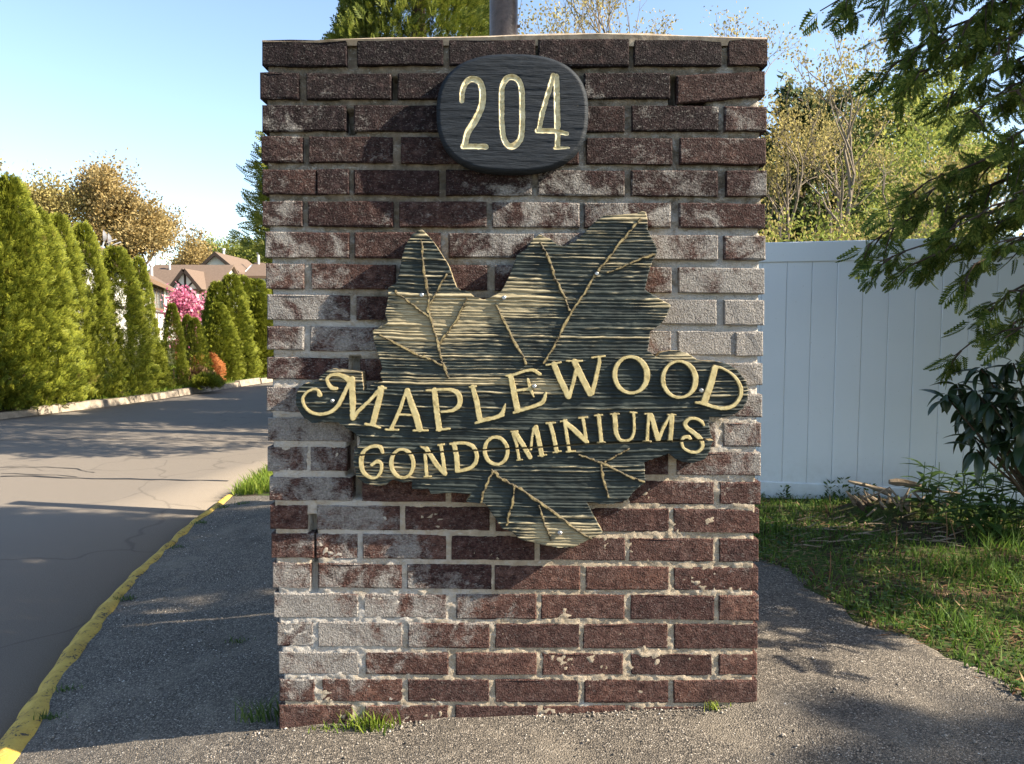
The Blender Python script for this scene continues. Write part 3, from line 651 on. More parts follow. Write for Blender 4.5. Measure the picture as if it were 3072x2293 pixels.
cr_u = np.array([c[0] for c in crack]); cr_v = np.array([c[1] for c in crack]); cr_r = np.array([c[2] for c in crack])
# wood figure: ridges that run nearly level and bend a little
rg = np.random.RandomState(4)
rz = np.cumsum(rg.uniform(0.0048, 0.0145, 240)); rz = rz-rz[0]+0.2; ra = rg.uniform(0.15, 1.0, 240)
def ridge(U, V):
    W = V+0.018*np.sin(U*2.1+0.6)-0.014*U+0.022*(fbm(U*1.6, V*2.2, 31, 2)-0.5)+0.003*(vnoise(U*22, V*40, 5)-0.5)
    k = np.clip(np.searchsorted(rz, W.ravel())-1, 0, 238).reshape(W.shape)
    t = (W-rz[k])/(rz[k+1]-rz[k])
    a = ra[k]
    a = a*np.clip(0.25+1.5*fbm(U*2.6+k*7.3, V*3, 77, 3), 0, 1.25)
    return np.clip(np.sin(np.pi*np.clip(t, 0, 1)), 0, 1)**0.8*a
def board_h(U, V): return SY-0.0062*ridge(U, V)+0.0016*(vnoise(U*60, V*160, 3)-0.5)
BL = [(1300,935,150,60,.45),(1250,1000,120,70,.32),(1430,930,90,40,.4),(1560,900,90,60,.28),(1690,1600,110,50,.75),(1150,1430,110,40,.32),(1280,1410,90,35,.28),(1700,860,250,70,.10),(1990,915,60,30,.4),(1620,715,40,25,.5),(1900,645,90,18,.5),(1280,700,30,20,.4),(1050,1130,80,30,.25),(2050,1068,90,18,.5),(1640,1165,60,20,.45),(1420,1145,300,14,.3)]
def wear(U, V):
    s = 0.43*ridge(U, V)+0.16*(fbm(U*7, V*22, 41)-0.4)+0.42*(fbm(U*3.2, V*7.5, 43, 4)-0.5)
    for (x, y, sx, sy, a) in BL:
        u, v = w2(x, y); s = s+a*np.exp(-((U-u)/(sx*MPP))**2-((V-v)/(sy*MPP))**2)
    dark = np.exp(-((U-w2(1850, 1280)[0])/(330*MPP))**2-((V-w2(1800, 1300)[1])/(190*MPP))**2)
    return s-0.16*dark+0.06
sign = empty('leaf_sign', (at(1536, 1640, SY).x, SY, at(1536, 1640, SY).z), 'weathered dark green wooden leaf sign with raised gold lettering reading MAPLEWOOD CONDOMINIUMS', 'sign')
us = np.arange(w2(880, 1100)[0], w2(2252, 1100)[0], 0.0024); vs = np.arange(w2(1536, 1650)[1], w2(1536, 628)[1], 0.0016)
def up(U, V): return np.interp(U, cr_u, cr_v+cr_r)-V
def dn(U, V): return V-np.interp(U, cr_u, cr_v-cr_r)
_pc = {}
def osdf(U, V): return poly_sdf(U, V, outline)+0.0022*(vnoise(U*120, V*120, 8)-0.5)
upper = relief('upper_board', us, vs, lambda U, V: np.maximum(osdf(U, V), up(U, V)), board_h, -0.004, M['sign'], sign, M['sign_edge'], {'wear': wear})
lower = relief('lower_board', us, vs, lambda U, V: np.maximum(osdf(U, V), dn(U, V)), board_h, -0.004, M['sign'], sign, M['sign_edge'], {'wear': wear})

def crop(o, sc_, strokes):
    return [[(o[0]+x/sc_, o[1]+y/sc_, w/sc_) for (x, y, w) in st] for st in strokes]
A_, B_, C_, D_ = (880, 1060), (1300, 1030), (1740, 1000), (1040, 1280); K1 = 3.687
def ring(cx, cy, rx, ry, wl, wr, wt, rot=0.0):
    P = []
    for i in range(33):
        a = 2*math.pi*i/32; ca, sa = math.cos(a), math.sin(a)
        w = wt+((wr if ca > 0 else wl)-wt)*abs(ca)**1.5
        x, y = rx*ca, ry*sa; c, s = math.cos(rot), math.sin(rot)
        P.append((cx+x*c-y*s, cy+x*s+y*c, w))
    return [P]
LET = [
 ('M', crop(A_, K1, [[(298,458,62),(283,412,36),(235,396,32),(165,425,34),(112,490,34),(122,565,34),(172,632,36),(250,668,38),(340,670,40),(430,640,46),(500,575,50),(550,485,50),(592,395,50),(632,330,62)],
   [(486,390,36),(430,380,52),(388,330,42),(382,275,40),(430,240,40),(500,236,46),(580,266,60),(640,310,80)], [(655,285,68),(655,420,70),(662,560,72),(663,715,66)], [(662,715,52),(720,640,46),(840,530,42),(955,405,50)],
   [(985,382,62),(940,560,72),(885,770,68)], [(800,780,32),(880,792,36),(962,820,26)], [(950,378,30),(1020,386,34)]])),
 ('A', crop(A_, K1, [[(1250,420,42),(1190,600,44),(1130,740,44),(1088,830,48)], [(1262,415,66),(1310,560,74),(1362,700,78),(1398,835,78)], [(1160,676,28),(1340,682,28)], [(1025,840,26),(1165,846,26)], [(1328,852,26),(1488,850,26)]])),
 ('P', crop(A_, K1, [[(1562,410,66),(1582,600,68),(1614,835,68)], [(1588,846,30),(1730,832,28)], [(1545,402,30),(1650,400,34),(1750,404,46),(1820,442,62),(1845,515,66),(1828,580,60),(1760,630,44),(1640,648,28)], [(1470,410,24),(1560,408,30)]])),
 ('L', crop(B_, K1, [[(436,482,58),(480,650,64),(512,835,66)], [(398,484,24),(470,476,28)], [(465,880,30),(560,848,48),(680,820,46),(755,780,58),(795,672,22)], [(770,795,40),(700,815,40)]])),
 ('E', crop(B_, K1, [[(856,370,68),(892,550,74),(930,740,74)], [(802,360,24),(900,345,34),(1000,310,34),(1100,298,40),(1175,342,44)], [(915,522,34),(1050,506,40)], [(1044,402,36),(1070,500,48),(1108,590,22)], [(888,765,32),(980,735,44),(1120,692,44),(1210,645,54),(1242,550,34)]])),
 ('W', crop(B_, K1, [[(1330,232,68),(1400,400,74),(1490,585,72)], [(1245,242,24),(1405,212,24)], [(1502,585,46),(1545,430,46),(1575,300,46)], [(1558,205,72),(1640,380,78),(1728,555,76)], [(1468,196,24),(1640,196,26)], [(1752,550,54),(1790,400,50),(1830,215,48)], [(1748,160,24),(1890,142,24)], [(1830,160,40),(1830,215,44)]])),
 ('O', crop(C_, K1, ring(557, 460, 178, 200, 58, 72, 36, -0.12))), ('O', crop(C_, K1, ring(1090, 510, 180, 200, 52, 68, 32, -0.10))),
 ('D', crop(C_, K1, [[(1482,385,74),(1440,550,80),(1372,740,84)], [(1480,370,46),(1560,386,30),(1680,460,36),(1758,570,42),(1768,680,46),(1700,788,46),(1580,830,46),(1460,810,42),(1350,772,50),(1272,765,26)]])),
 ('C', crop(D_, K1, [[(402,288,36),(382,232,46),(330,214,40),(268,224,42),(202,262,50),(170,330,54),(166,420,54),(190,500,50),(250,552,42),(318,562,36),(368,520,40),(390,450,42),(382,400,42),(338,384,46),(284,418,44)]])),
 ('O', crop(D_, K1, ring(618, 405, 122, 156, 54, 50, 34, -0.08))),
 ('N', crop(D_, K1, [[(868,296,44),(880,420,42),(886,540,44)], [(820,222,18),(895,250,46)], [(885,245,54),(1000,420,64),(1088,515,58)], [(1044,205,42),(1064,330,44),(1085,500,48)], [(856,550,20),(938,546,20)], [(1012,202,20),(1078,196,20)]])),
 ('D', crop(D_, K1, [[(1190,195,58),(1218,330,60),(1225,478,60)], [(1142,190,22),(1220,182,34),(1320,182,40),(1400,222,50),(1438,300,50),(1428,390,50),(1370,452,46),(1290,478,42),(1212,494,30)]])),
 ('O', crop(D_, K1, ring(1652, 264, 126, 150, 50, 50, 38, -0.12))),
 ('M', crop(B_, K1, [[(882,1000,40),(920,1120,38),(945,1272,38)], [(852,976,18),(930,972,24)], [(912,990,50),(990,1120,62),(1068,1255,58)], [(1076,1170,32),(1090,1040,30),(1104,942,32)], [(1130,932,66),(1162,1060,60),(1196,1228,60)], [(922,1290,18),(984,1284,18)], [(1156,1244,18),(1250,1230,18)]])),
 ('I', crop(B_, K1, [[(1292,890,52),(1322,1000,50),(1360,1188,54)], [(1246,882,22),(1344,876,22)], [(1322,1204,22),(1408,1190,22)]])),
 ('N', crop(B_, K1, [[(1448,872,42),(1470,1000,42),(1500,1188,44)], [(1446,860,50),(1560,960,64),(1692,1088,56)], [(1650,832,42),(1670,950,42),(1692,1100,40)], [(1402,864,20),(1470,846,24)], [(1602,826,22),(1698,816,22)], [(1468,1196,22),(1568,1190,22)]])),
 ('I', crop(B_, K1, [[(1824,802,50),(1840,950,48),(1854,1088,50)], [(1776,800,20),(1864,790,20)], [(1812,1097,20),(1894,1095,20)]])),
 ('U', crop(C_, K1, [[(376,902,58),(386,1000,58),(392,1090,58),(430,1168,46),(490,1188,36),(560,1160,36),(592,1080,36),(592,970,34),(588,880,36)], [(332,894,20),(424,890,20)], [(550,872,20),(620,878,20)]])),
 ('M', crop(C_, K1, [[(752,902,40),(742,1050,36),(736,1180,42)], [(712,890,18),(790,890,22)], [(698,1190,16),(778,1188,16)], [(785,912,54),(820,1050,64),(855,1175,58)], [(866,1165,42),(920,1030,42),(985,915,36)], [(1008,912,58),(1002,1050,56),(990,1178,56)], [(962,900,18),(1052,900,18)], [(962,1187,18),(1028,1185,18)]])),
 ('S', crop(C_, K1, [[(1362,1015,24),(1332,972,40),(1270,942,36),(1200,946,42),(1156,990,50),(1172,1040,52),(1240,1092,56),(1310,1150,56),(1345,1212,46),(1338,1268,42),(1290,1308,40),(1210,1308,36),(1140,1268,36),(1116,1210,36),(1130,1156,42),(1190,1142,46),(1212,1165,40)]])),
]
def smooth(st):
    if len(st) < 5: return st
    P = np.array(st); Q_ = np.concatenate([[2*P[0]-P[1]], P, [2*P[-1]-P[-2]]]); out = []
    if np.hypot(*(P[0]-P[-1])[:2]) < 1e-3: Q_[0] = P[-2]; Q_[-1] = P[1]
    for i in range(1, len(Q_)-2):
        for t in (0, .25, .5, .75):
            a, b, c, d = Q_[i-1], Q_[i], Q_[i+1], Q_[i+2]
            out.append(tuple(0.5*((2*b)+(c-a)*t+(2*a-5*b+4*c-d)*t*t+(3*b-a-3*c+d)*t**3)))
    return out+[tuple(P[-1])]
def to_world(strokes, Y): return [[(*w2(x, y, Y), w*0.5*MPP) for x, y, w in smooth(st)] for st in strokes]
thin = lambda S_, f: [[(u, v, r*f) for u, v, r in st] for st in S_]
def bounds(strokes, pad):
    P = [p for st in strokes for p in st]
    return (min(p[0]-p[2] for p in P)-pad, max(p[0]+p[2] for p in P)+pad, min(p[1]-p[2] for p in P)-pad, max(p[1]+p[2] for p in P)+pad)
def stroke_part(name, strokes, h, mat, parent, cell, rough, Y=SY, split=True):
    S_ = thin(to_world(strokes, Y), 0.95); b = bounds(S_, 0.006)
    u_, v_ = np.arange(b[0], b[1], cell), np.arange(b[2], b[3], cell)
    def sd(U, V):
        d = np.full(U.shape, 9.0)
        for st in S_: d = np.minimum(d, capsule_sdf(U, V, st))
        d = d+rough*(vnoise(U*170, V*170, 12)-0.5)*2
        if split: d = np.maximum(d, np.interp(U, cr_u, cr_r)*0.8-np.abs(V-np.interp(U, cr_u, cr_v)))
        return d
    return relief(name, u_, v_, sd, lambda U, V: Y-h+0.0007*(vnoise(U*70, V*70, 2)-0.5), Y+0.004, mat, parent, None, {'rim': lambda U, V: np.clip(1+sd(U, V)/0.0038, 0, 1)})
for ch, st in LET:
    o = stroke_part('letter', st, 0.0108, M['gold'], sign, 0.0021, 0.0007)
    o['label'] = 'raised gold letter '+ch
VEINS = [[(1264,719,8),(1268,771,10),(1275,828,11),(1285,893,11),(1285,931,11),(1296,969,11),(1311,1021,11),(1322,1068,10),(1336,1109,10),(1344,1130,8)],[(1186,875,8),(1221,903,9),(1259,931,10),(1287,950,10)],[(1341,823,7),(1315,865,8),(1289,912,9)],[(1400,894,7),(1372,955,9),(1339,1002,9),(1320,1030,9)],[(1141,1006,7),(1198,1035,9),(1259,1068,10),(1287,1076,10),(1325,1095,9)],
 [(1622,731,9),(1641,766,10),(1662,827,10),(1686,879,10),(1707,931,9)],[(1919,658,9),(1884,700,11),(1846,747,11),(1808,794,11),(1785,827,11),(1752,879,11),(1714,935,12),(1686,992,11),(1662,1039,10),(1630,1090,8)],[(1966,762,10),(1912,780,9),(1865,804,10),(1822,818,7)],[(1486,914,8),(1512,964,10),(1535,1011,11),(1564,1062,11),(1577,1090,10)],
 [(1734,1362,8),(1776,1379,10),(1814,1393,11),(1861,1416,10),(1899,1433,9),(1930,1444,8)],[(1885,1346,8),(1852,1365,9),(1814,1386,9)],[(1802,1393,9),(1809,1435,11),(1824,1490,9)],[(1477,1410,9),(1501,1432,9),(1536,1454,9),(1560,1466,10),(1616,1506,10),(1678,1548,10),(1729,1591,9),(1772,1614,8)],[(1477,1413,8),(1460,1454,9),(1447,1483,10),(1443,1506,9)],[(1542,1459,9),(1536,1510,10),(1525,1551,9),(1520,1573,8)],[(1616,1515,8),(1631,1567,8),(1652,1617,6)]]
rv = random.Random(8)
for st in VEINS:
    st2 = []
    for a, b in zip(st[:-1], st[1:]):
        for k in range(4):
            t = k/4; st2.append((a[0]+(b[0]-a[0])*t+rv.uniform(-2, 2), a[1]+(b[1]-a[1])*t+rv.uniform(-2, 2), (a[2]+(b[2]-a[2])*t)*rv.uniform(0.35, 1.05)))
    st2.append(st[-1])
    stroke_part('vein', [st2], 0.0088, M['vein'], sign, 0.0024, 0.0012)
for (x, y, r) in [(1266,886,.0065),(1512,894,.0065),(999,1202,.006),(1602,1159,.0065),(2101,1171,.0065),(1679,1597,.007),(1789,822,.006)]:
    p = at(x, y, SY); mb = MB()
    mb.tube([(p.x, SY-0.002, p.z), (p.x, SY-0.0125, p.z), (p.x, SY-0.0145, p.z)], [r, r, r*0.7], 10)
    mb.tube([(p.x, SY-0.0144, p.z), (p.x, SY-0.0152, p.z)], [r*0.42, r*0.40], 6)
    mb.build('screw', M['screw'], sign, False)

# number plaque
PY = -0.050
plaque = empty('number_plaque', (at(1536, 512, PY).x, PY, at(1536, 512, PY).z), 'black oval wooden plaque carved with gold house number 204', 'plaque')
pc = w2(1537, 339, PY); PA, PB = 223*MPP, 171*MPP
def psdf(U, V):
    n = 2.55; a = np.abs((U-pc[0])/PA); b = np.abs((V-pc[1])/PB)
    r = (a**n+b**n)**(1/n); return (r-1)*np.minimum(PA, PB)*np.clip(0.9+0.2*a, 0.9, 1.2)
H_ = (1290, 150); K2 = 2.552
DIG = [crop(H_, K2, [[(243,392,32),(250,305,38),(282,242,40),(335,222,42),(384,252,44),(402,330,46),(395,430,48),(345,540,48),(290,630,46),(264,735,42)], [(252,740,36),(428,742,38)]]),
       crop(H_, K2, [[(550,560,38),(548,400,38),(552,285,38),(585,222,40),(630,208,40),(675,232,40),(700,300,40),(706,450,40),(704,600,40),(688,690,42),(622,742,44),(568,690,40),(550,560,38)]]),
       crop(H_, K2, [[(945,198,36),(905,330,36),(860,480,36),(836,608,34)], [(966,205,40),(972,400,42),(975,590,44)], [(822,618,36),(960,620,38),(1048,642,28)], [(978,640,40),(976,740,36)], [(955,752,22),(1060,750,14)]])]
DW = [thin(to_world(d, PY), 1.08) for d in DIG]
def dsd(k):
    def f(U, V):
        d = np.full(U.shape, 9.0)
        for st in DW[k]: d = np.minimum(d, capsule_sdf(U, V, st))
        return d+0.0014*(vnoise(U*140, V*140, 3)-0.5)
    return f
def dall(U, V): return np.minimum(np.minimum(dsd(0)(U, V), dsd(1)(U, V)), dsd(2)(U, V))
def plq_h(U, V):
    e = np.clip(-psdf(U, V)/0.011, 0, 1)
    y = PY+0.012*(1-e)**2-0.0022*(fbm(U*9, V*80, 6)-0.5)*2
    return y+0.0050*np.clip(-dall(U, V)/0.0062, 0, 1)
us = np.arange(pc[0]-PA-0.004, pc[0]+PA+0.006, 0.0018); vs = np.arange(pc[1]-PB-0.004, pc[1]+PB+0.006, 0.0018)
relief('plaque_board', us, vs, lambda U, V: np.maximum(psdf(U, V), -dall(U, V)), plq_h, -0.002, M['plaque'], plaque)
for k in range(3):
    b = bounds(DW[k], 0.004)
    o = relief('numeral', np.arange(b[0], b[1], 0.0018), np.arange(b[2], b[3], 0.0018), dsd(k), plq_h, PY+0.010, M['cream'], plaque)
    o['label'] = 'carved gold numeral '+'204'[k]

# ------------------------------------------------------------------ steel pole behind the pillar
pole = empty('metal_pole', (-0.035, 0.98, -0.02), 'brown painted steel pole rising behind the brick pillar', 'pole')
mb = MB(); mb.tube([(-0.035, 0.98, z) for z in (-0.05, 1.5, 3.2, 4.6)], [0.0615, 0.0605, 0.059, 0.057], 24); mb.build('shaft', M['pole'], pole, True)
mb = MB(); mb.tube([(-0.035, 0.98, 4.6), (-0.035, 0.98, 4.63), (-0.035, 0.98, 4.66)], [0.062, 0.06, 0.02], 24); mb.build('cap', M['pole'], pole, False)
mb = MB(); mb.box(-0.155, 0.085, 0.86, 1.10, -0.06, 0.0, 0.004); mb.build('base_plate', M['pole'], pole)
mb = MB(); p = at(1556, 82, 0.98); mb.tube([(p.x-0.006, 0.97, p.z), (p.x+0.006, 0.97, p.z)], [0.007, 0.006], 8); mb.build('bolt', M['pole'], pole)

# ------------------------------------------------------------------ white fence
FA = math.atan(0.25); F0 = Vector((1.73, 2.89, 0.0))
fd = Vector((math.cos(FA), -math.sin(FA), 0)); fence_o = F0-fd*2.9
fence = empty('white_fence', fence_o, 'white tongue-and-groove vinyl privacy fence behind the lawn', 'fence'); fence.rotation_euler.z = -FA
FZ0, FZT = 0.02, 1.808
bpy.context.view_layer.update()
def flocal(name, mb, mat):
    me = py_mesh(name, mb.v, mb.f, mat); o = bpy.data.objects.new(name, me); COL.objects.link(o); o.parent = fence; return o
LEN = 7.2
o = flocal('top_rail', MB().box(0, LEN, -0.022, 0.022, FZT-0.135, FZT, 0.006), M['vinyl'])
o = flocal('bottom_rail', MB().box(0, LEN, -0.022, 0.022, FZ0, FZ0+0.16, 0.006), M['vinyl'])
BW = 0.1585; nb = int(LEN/BW)
mbb = MB(); mbb.box(0.0009, BW-0.0009, -0.011, 0.011, FZ0+0.15, FZT-0.125, 0.0035); mbb.box(-0.006, 0.012, -0.002, 0.004, FZ0+0.15, FZT-0.125)
bme = py_mesh('board', mbb.v, mbb.f, M['vinyl'])
for i in range(nb):
    o = bpy.data.objects.new('board', bme); COL.objects.link(o); o.parent = fence; o.location = (i*BW+0.016, random.Random(i).uniform(-.0012, .0012), 0)
for x in (-0.065, LEN+0.065):
    mb = MB(); mb.box(x-0.063, x+0.063, -0.063, 0.063, FZ0-0.1, FZT+0.06, 0.006); po = flocal('post', mb, M['vinyl'])
    mb = MB(); mb.hexa([(x-.07, -.07, FZT+.06), (x+.07, -.07, FZT+.06), (x+.07, .07, FZT+.06), (x-.07, .07, FZT+.06), (x-.01, -.01, FZT+.11), (x+.01, -.01, FZT+.11), (x+.01, .01, FZT+.11), (x-.01, .01, FZT+.11)])
    c = py_mesh('post_cap', mb.v, mb.f, M['vinyl']); co = bpy.data.objects.new('post_cap', c); COL.objects.link(co); co.parent = po
def fence_y(x): return F0.y-0.2579*(x-F0.x)

# ------------------------------------------------------------------ vegetation tools
def rot_frames(D, rng, N=None):
    D = D/np.linalg.norm(D, axis=1, keepdims=True)
    R = rng.normal(size=D.shape) if N is None else N
    U = np.cross(D, R); U /= np.linalg.norm(U, axis=1, keepdims=True)+1e-9
    return D, U
def cards(P, D, L, W, rng, N=None, tip=0.55):
    """kite-shaped leaf faces"""
    D, U = rot_frames(D, rng, N); L = np.asarray(L)[:, None]; W = np.asarray(W)[:, None]
    a = P; b = P+D*L*tip+U*W; c = P+D*L; d = P+D*L*tip-U*W
    V = np.stack([a, b, c, d], 1).reshape(-1, 3); n = len(P)
    return V, np.arange(n*4).reshape(n, 4)
def tubes_np(segs, k=5):
    segs = np.asarray(segs, dtype=float); A, B, ra, rb_ = segs[:, 0:3], segs[:, 3:6], segs[:, 6], segs[:, 7]
    D = B-A; D /= np.linalg.norm(D, axis=1, keepdims=True)+1e-9
    R = np.where(np.abs(D[:, 2:3]) < 0.9, np.array([[0, 0, 1.0]]), np.array([[1.0, 0, 0]]))
    U = np.cross(D, R); U /= np.linalg.norm(U, axis=1, keepdims=True)+1e-9; W = np.cross(D, U)
    an = np.arange(k)*2*np.pi/k; n = len(segs)
    off = U[:, None]*np.cos(an)[None, :, None]+W[:, None]*np.sin(an)[None, :, None]
    V = np.concatenate([A[:, None]+off*ra[:, None, None], B[:, None]+off*rb_[:, None, None]], 1).reshape(-1, 3)
    base = (np.arange(n)*2*k)[:, None]; i = np.arange(k)[None]; j = (np.arange(k)+1)[None] % k
    Q = np.stack([base+i, base+j, base+k+j, base+k+i], -1).reshape(-1, 4)
    return V, Q
def grow(rng, base, d0, L0, r0, levels, nchild=(2, 4), spread=0.6, shrink=0.72, up=0.15, steps=3, wig=0.12):
    segs, tips = [], []; stack = [(np.array(base, float), np.array(d0, float), L0, r0, 0)]
    while stack:
        p, d, L, r, lv = stack.pop()
        pts = [p]; q = p.copy(); dd = d.copy()
        for s_ in range(steps):
            dd = dd+rng.normal(scale=wig, size=3); dd[2] += up*0.3; dd /= np.linalg.norm(dd)
            q2 = q+dd*L/steps; ra = r*(1-0.35*s_/steps); rb2 = r*(1-0.35*(s_+1)/steps)
            segs.append((*q, *q2, ra, rb2)); q = q2; pts.append(q)
        if lv >= levels: tips.append((q, dd)); continue
        if lv >= levels-1: tips.append((pts[-2], dd))
        for c in range(rng.randint(nchild[0], nchild[1]+1)):
            sp = spread*rng.uniform(0.55, 1.25); ax = rng.normal(size=3); ax -= ax.dot(dd)*dd; ax /= np.linalg.norm(ax)+1e-9
            nd = dd*math.cos(sp)+ax*math.sin(sp); nd[2] += up; nd /= np.linalg.norm(nd)
            o = pts[-1] if c < 2 else pts[-2]
            stack.append((o, nd, L*shrink*rng.uniform(0.75, 1.2), r*0.62*rng.uniform(0.8, 1.05), lv+1))
    return segs, tips
def foliage_at_tips(rng, tips, n, rad, L, W):
    T = np.array([t[0] for t in tips]); D = np.array([t[1] for t in tips])
    k = rng.randint(0, len(T), n); P = T[k]+rng.normal(scale=rad, size=(n, 3)); DD = D[k]+rng.normal(scale=0.8, size=(n, 3))
    return cards(P, DD, rng.uniform(0.6, 1.3, n)*L, rng.uniform(0.6, 1.3, n)*W, rng)
def decid_tree(name, loc, H, seed, leafmat, barkmat, label, group=None, nleaf=5000, leafL=0.35, leafW=0.12, levels=5, trunk=0.28, spread=0.6, rad=0.5, stems=1, lean=(0, 0), r0=None, nchild=(2, 3), shrink=0.72, up=0.2):
    rng = np.random.RandomState(seed); segs, tips = [], []
    for s_ in range(stems):
        d = np.array([rng.normal(scale=0.12 if stems == 1 else 0.28)+lean[0], rng.normal(scale=0.1 if stems == 1 else 0.28)+lean[1], 1.0]); d /= np.linalg.norm(d)
        sg, tp = grow(rng, (0, 0, -0.1), d, H*trunk, r0 or H*0.018, levels, nchild, spread, shrink, up); segs += sg; tips += tp
    S_ = np.array(segs); T = np.array([t[0] for t in tips]); zf = H/T[:, 2].max(); S_[:, :6] *= zf
    tips = [(t*zf, d) for t, d in tips]
    root = empty(name, loc, label, 'tree', group)
    V, Q = tubes_np(S_, 5); me = np_mesh('trunk', V, Q, None, barkmat, True); o = link('trunk', me, root, False)
    V, Q = foliage_at_tips(rng, tips, nleaf, rad, leafL, leafW); o2 = link('crown', np_mesh('crown', V, Q, None, leafmat), root, False)
    return root

# spray of flat scale leaves (cedar and arborvitae fans): kites in the XY plane, stem along +X, unit length
def spray_template(n=7, sub=2):
    K = [((0, 0), (1, 0), 0.018)]
    for i in range(n):
        t = 0.12+0.85*i/n; ln = 0.48*(1-t)**0.6+0.10
        for s_ in (-1, 1):
            a = math.radians(42); d = (math.cos(a), s_*math.sin(a)); b = (t+0.03*(s_ > 0), 0)
            K.append((b, (b[0]+d[0]*ln, b[1]+d[1]*ln), 0.042))
            for j in range(sub):
                u = 0.35+0.4*j/sub; c = (b[0]+d[0]*ln*u, b[1]+d[1]*ln*u); a2 = a*s_+(-1)**j*0.6
                K.append((c, (c[0]+math.cos(a2)*ln*0.42, c[1]+math.sin(a2)*ln*0.42), 0.034))
    V = []
    for (a, b, w) in K:
        dx, dy = b[0]-a[0], b[1]-a[1]; L = math.hypot(dx, dy); nx_, ny2 = -dy/L, dx/L; m = (a[0]+dx*0.55, a[1]+dy*0.55)
        V += [(a[0], a[1], 0), (m[0]+nx_*w, m[1]+ny2*w, 0), (b[0], b[1], 0), (m[0]-nx_*w, m[1]-ny2*w, 0)]
    V = np.array(V); V[:, 2] = -0.22*V[:, 0]**2-0.15*np.abs(V[:, 1])
    return V
SPR = spray_template(); SPR_S = spray_template(5, 1)
def sprays(P, D, L, rng, tpl, roll=None):
    D, U = rot_frames(D, rng, roll); W = np.cross(D, U); L = np.asarray(L)[:, None, None]
    V = P[:, None]+L*(tpl[None, :, 0:1]*D[:, None]+tpl[None, :, 1:2]*U[:, None]+tpl[None, :, 2:3]*W[:, None])
    n = len(P)*len(tpl); return V.reshape(-1, 3), np.arange(n).reshape(-1, 4)

# ------------------------------------------------------------------ cedar overhanging the lawn
def inframe(p, mx=60):
    dx, dy, dz = p[0]-CAM.x, p[1]-CAM.y, p[2]-CAM.z; d = dy*CP-dz*SP
    return d > 0 and CXP+FPX*dx/d < 3072+mx and CYP-FPX*(dy*SP+dz*CP)/d > -mx-90
ced = np.random.RandomState(12); CB = np.array([3.55, 1.55, 0.0]); CH = 8.2
cedar = empty('cedar_tree', tuple(CB), 'dark drooping cedar whose branches overhang the white fence', 'tree')
segs = [(*(CB+(0, 0, -0.1)), *(CB+(0.05, 0.05, 3)), 0.17, 0.13), (*(CB+(0.05, 0.05, 3)), *(CB+(0, 0, CH)), 0.13, 0.02)]
SPp, SPd, SPl = [], [], []
def cedar_branch(root, tip, droop, nsub, sl, dens=1.0, r=0.019):
    root, tip = np.array(root), np.array(tip); n = 12; P = []
    for i in range(n+1):
        t = i/n; p = root+(tip-root)*t; p[2] += droop*math.sin(math.pi*t)*0.6+ced.normal(scale=0.012); p[:2] += ced.normal(scale=0.02, size=2); P.append(p)
    for i in range(n): segs.append((*P[i], *P[i+1], r*(1-0.85*i/n), r*(1-0.85*(i+1)/n)))
    ax = tip-root; ax /= np.linalg.norm(ax)
    for k in range(nsub):
        t = 0.25+0.75*(k+ced.uniform())/nsub; i = min(int(t*n), n-1); p = P[i]+(P[i+1]-P[i])*(t*n-i)
        side = np.cross(ax, (0, 0, 1)); side /= np.linalg.norm(side)+1e-9
        d = ax*ced.uniform(0.2, 0.9)+side*ced.choice([-1, 1])*ced.uniform(0.2, 0.9)+np.array([0, 0, ced.uniform(-0.9, 0.05)]); d /= np.linalg.norm(d)
        L = min(sl*ced.uniform(0.5, 1.2)*(1.1-0.5*t), 0.55); q = p+d*L*0.5+np.array([0, 0, 0.0]); e = q+(d+np.array([0, 0, -0.5]))/1.1*L*0.5
        segs.append((*p, *q, 0.006, 0.004)); segs.append((*q, *e, 0.004, 0.002))
        m = int(13*dens)
        for j in range(m):
            u = (j+0.5)/m; b = p+(q-p)*min(1, 2*u) if u < 0.5 else q+(e-q)*(2*u-1)
            dd = d*0.7+ced.normal(scale=0.5, size=3)+np.array([0, 0, -0.55]); SPp.append(b); SPd.append(dd); SPl.append(ced.uniform(0.05, 0.10))
    SPp.append(P[-1]); SPd.append(ax+np.array([0, 0, -0.5])); SPl.append(0.15)
# boughs seen in the photograph: tip pixel, depth, height of the branch on the trunk
for (sx, sy, Y, zr, dr, ns) in [(2470,25,1.3,3.5,.25,16),(2550,40,1.5,3.4,.2,14),(2640,100,1.2,3.3,.2,22),(2660,190,1.5,3.1,.2,22),(2740,225,1.2,3.0,.2,20),(2700,40,1.0,3.7,.2,18),(2840,90,1.1,3.3,.15,20),(2820,300,1.5,2.9,.15,20),(2880,350,1.2,2.7,.2,18),
      (2960,160,.9,3.0,.1,14),(3010,290,1.0,2.7,.1,14),(3040,60,1.2,3.4,.1,12),(2990,440,1.1,2.5,.15,12),(2590,740,1.7,2.1,.3,24),(2640,800,1.5,2.0,.25,20),(2670,620,1.6,2.25,.2,18),(2740,590,1.4,2.3,.2,14),(2760,790,1.3,2.0,.2,18),(2830,690,1.2,2.1,.15,14),(2870,830,1.3,1.9,.15,14),
      (2980,740,1.0,2.0,.1,12),(3030,600,1.1,2.2,.1,10),(2900,960,1.5,1.7,.2,12),(2980,920,1.3,1.7,.15,12),(2870,1060,1.6,1.5,.15,8),(3030,1020,1.2,1.5,.1,8)]:
    tp = at(sx, sy, Y); cedar_branch(CB+(0, 0, zr), tp, dr, int(ns*.8), 0.25)
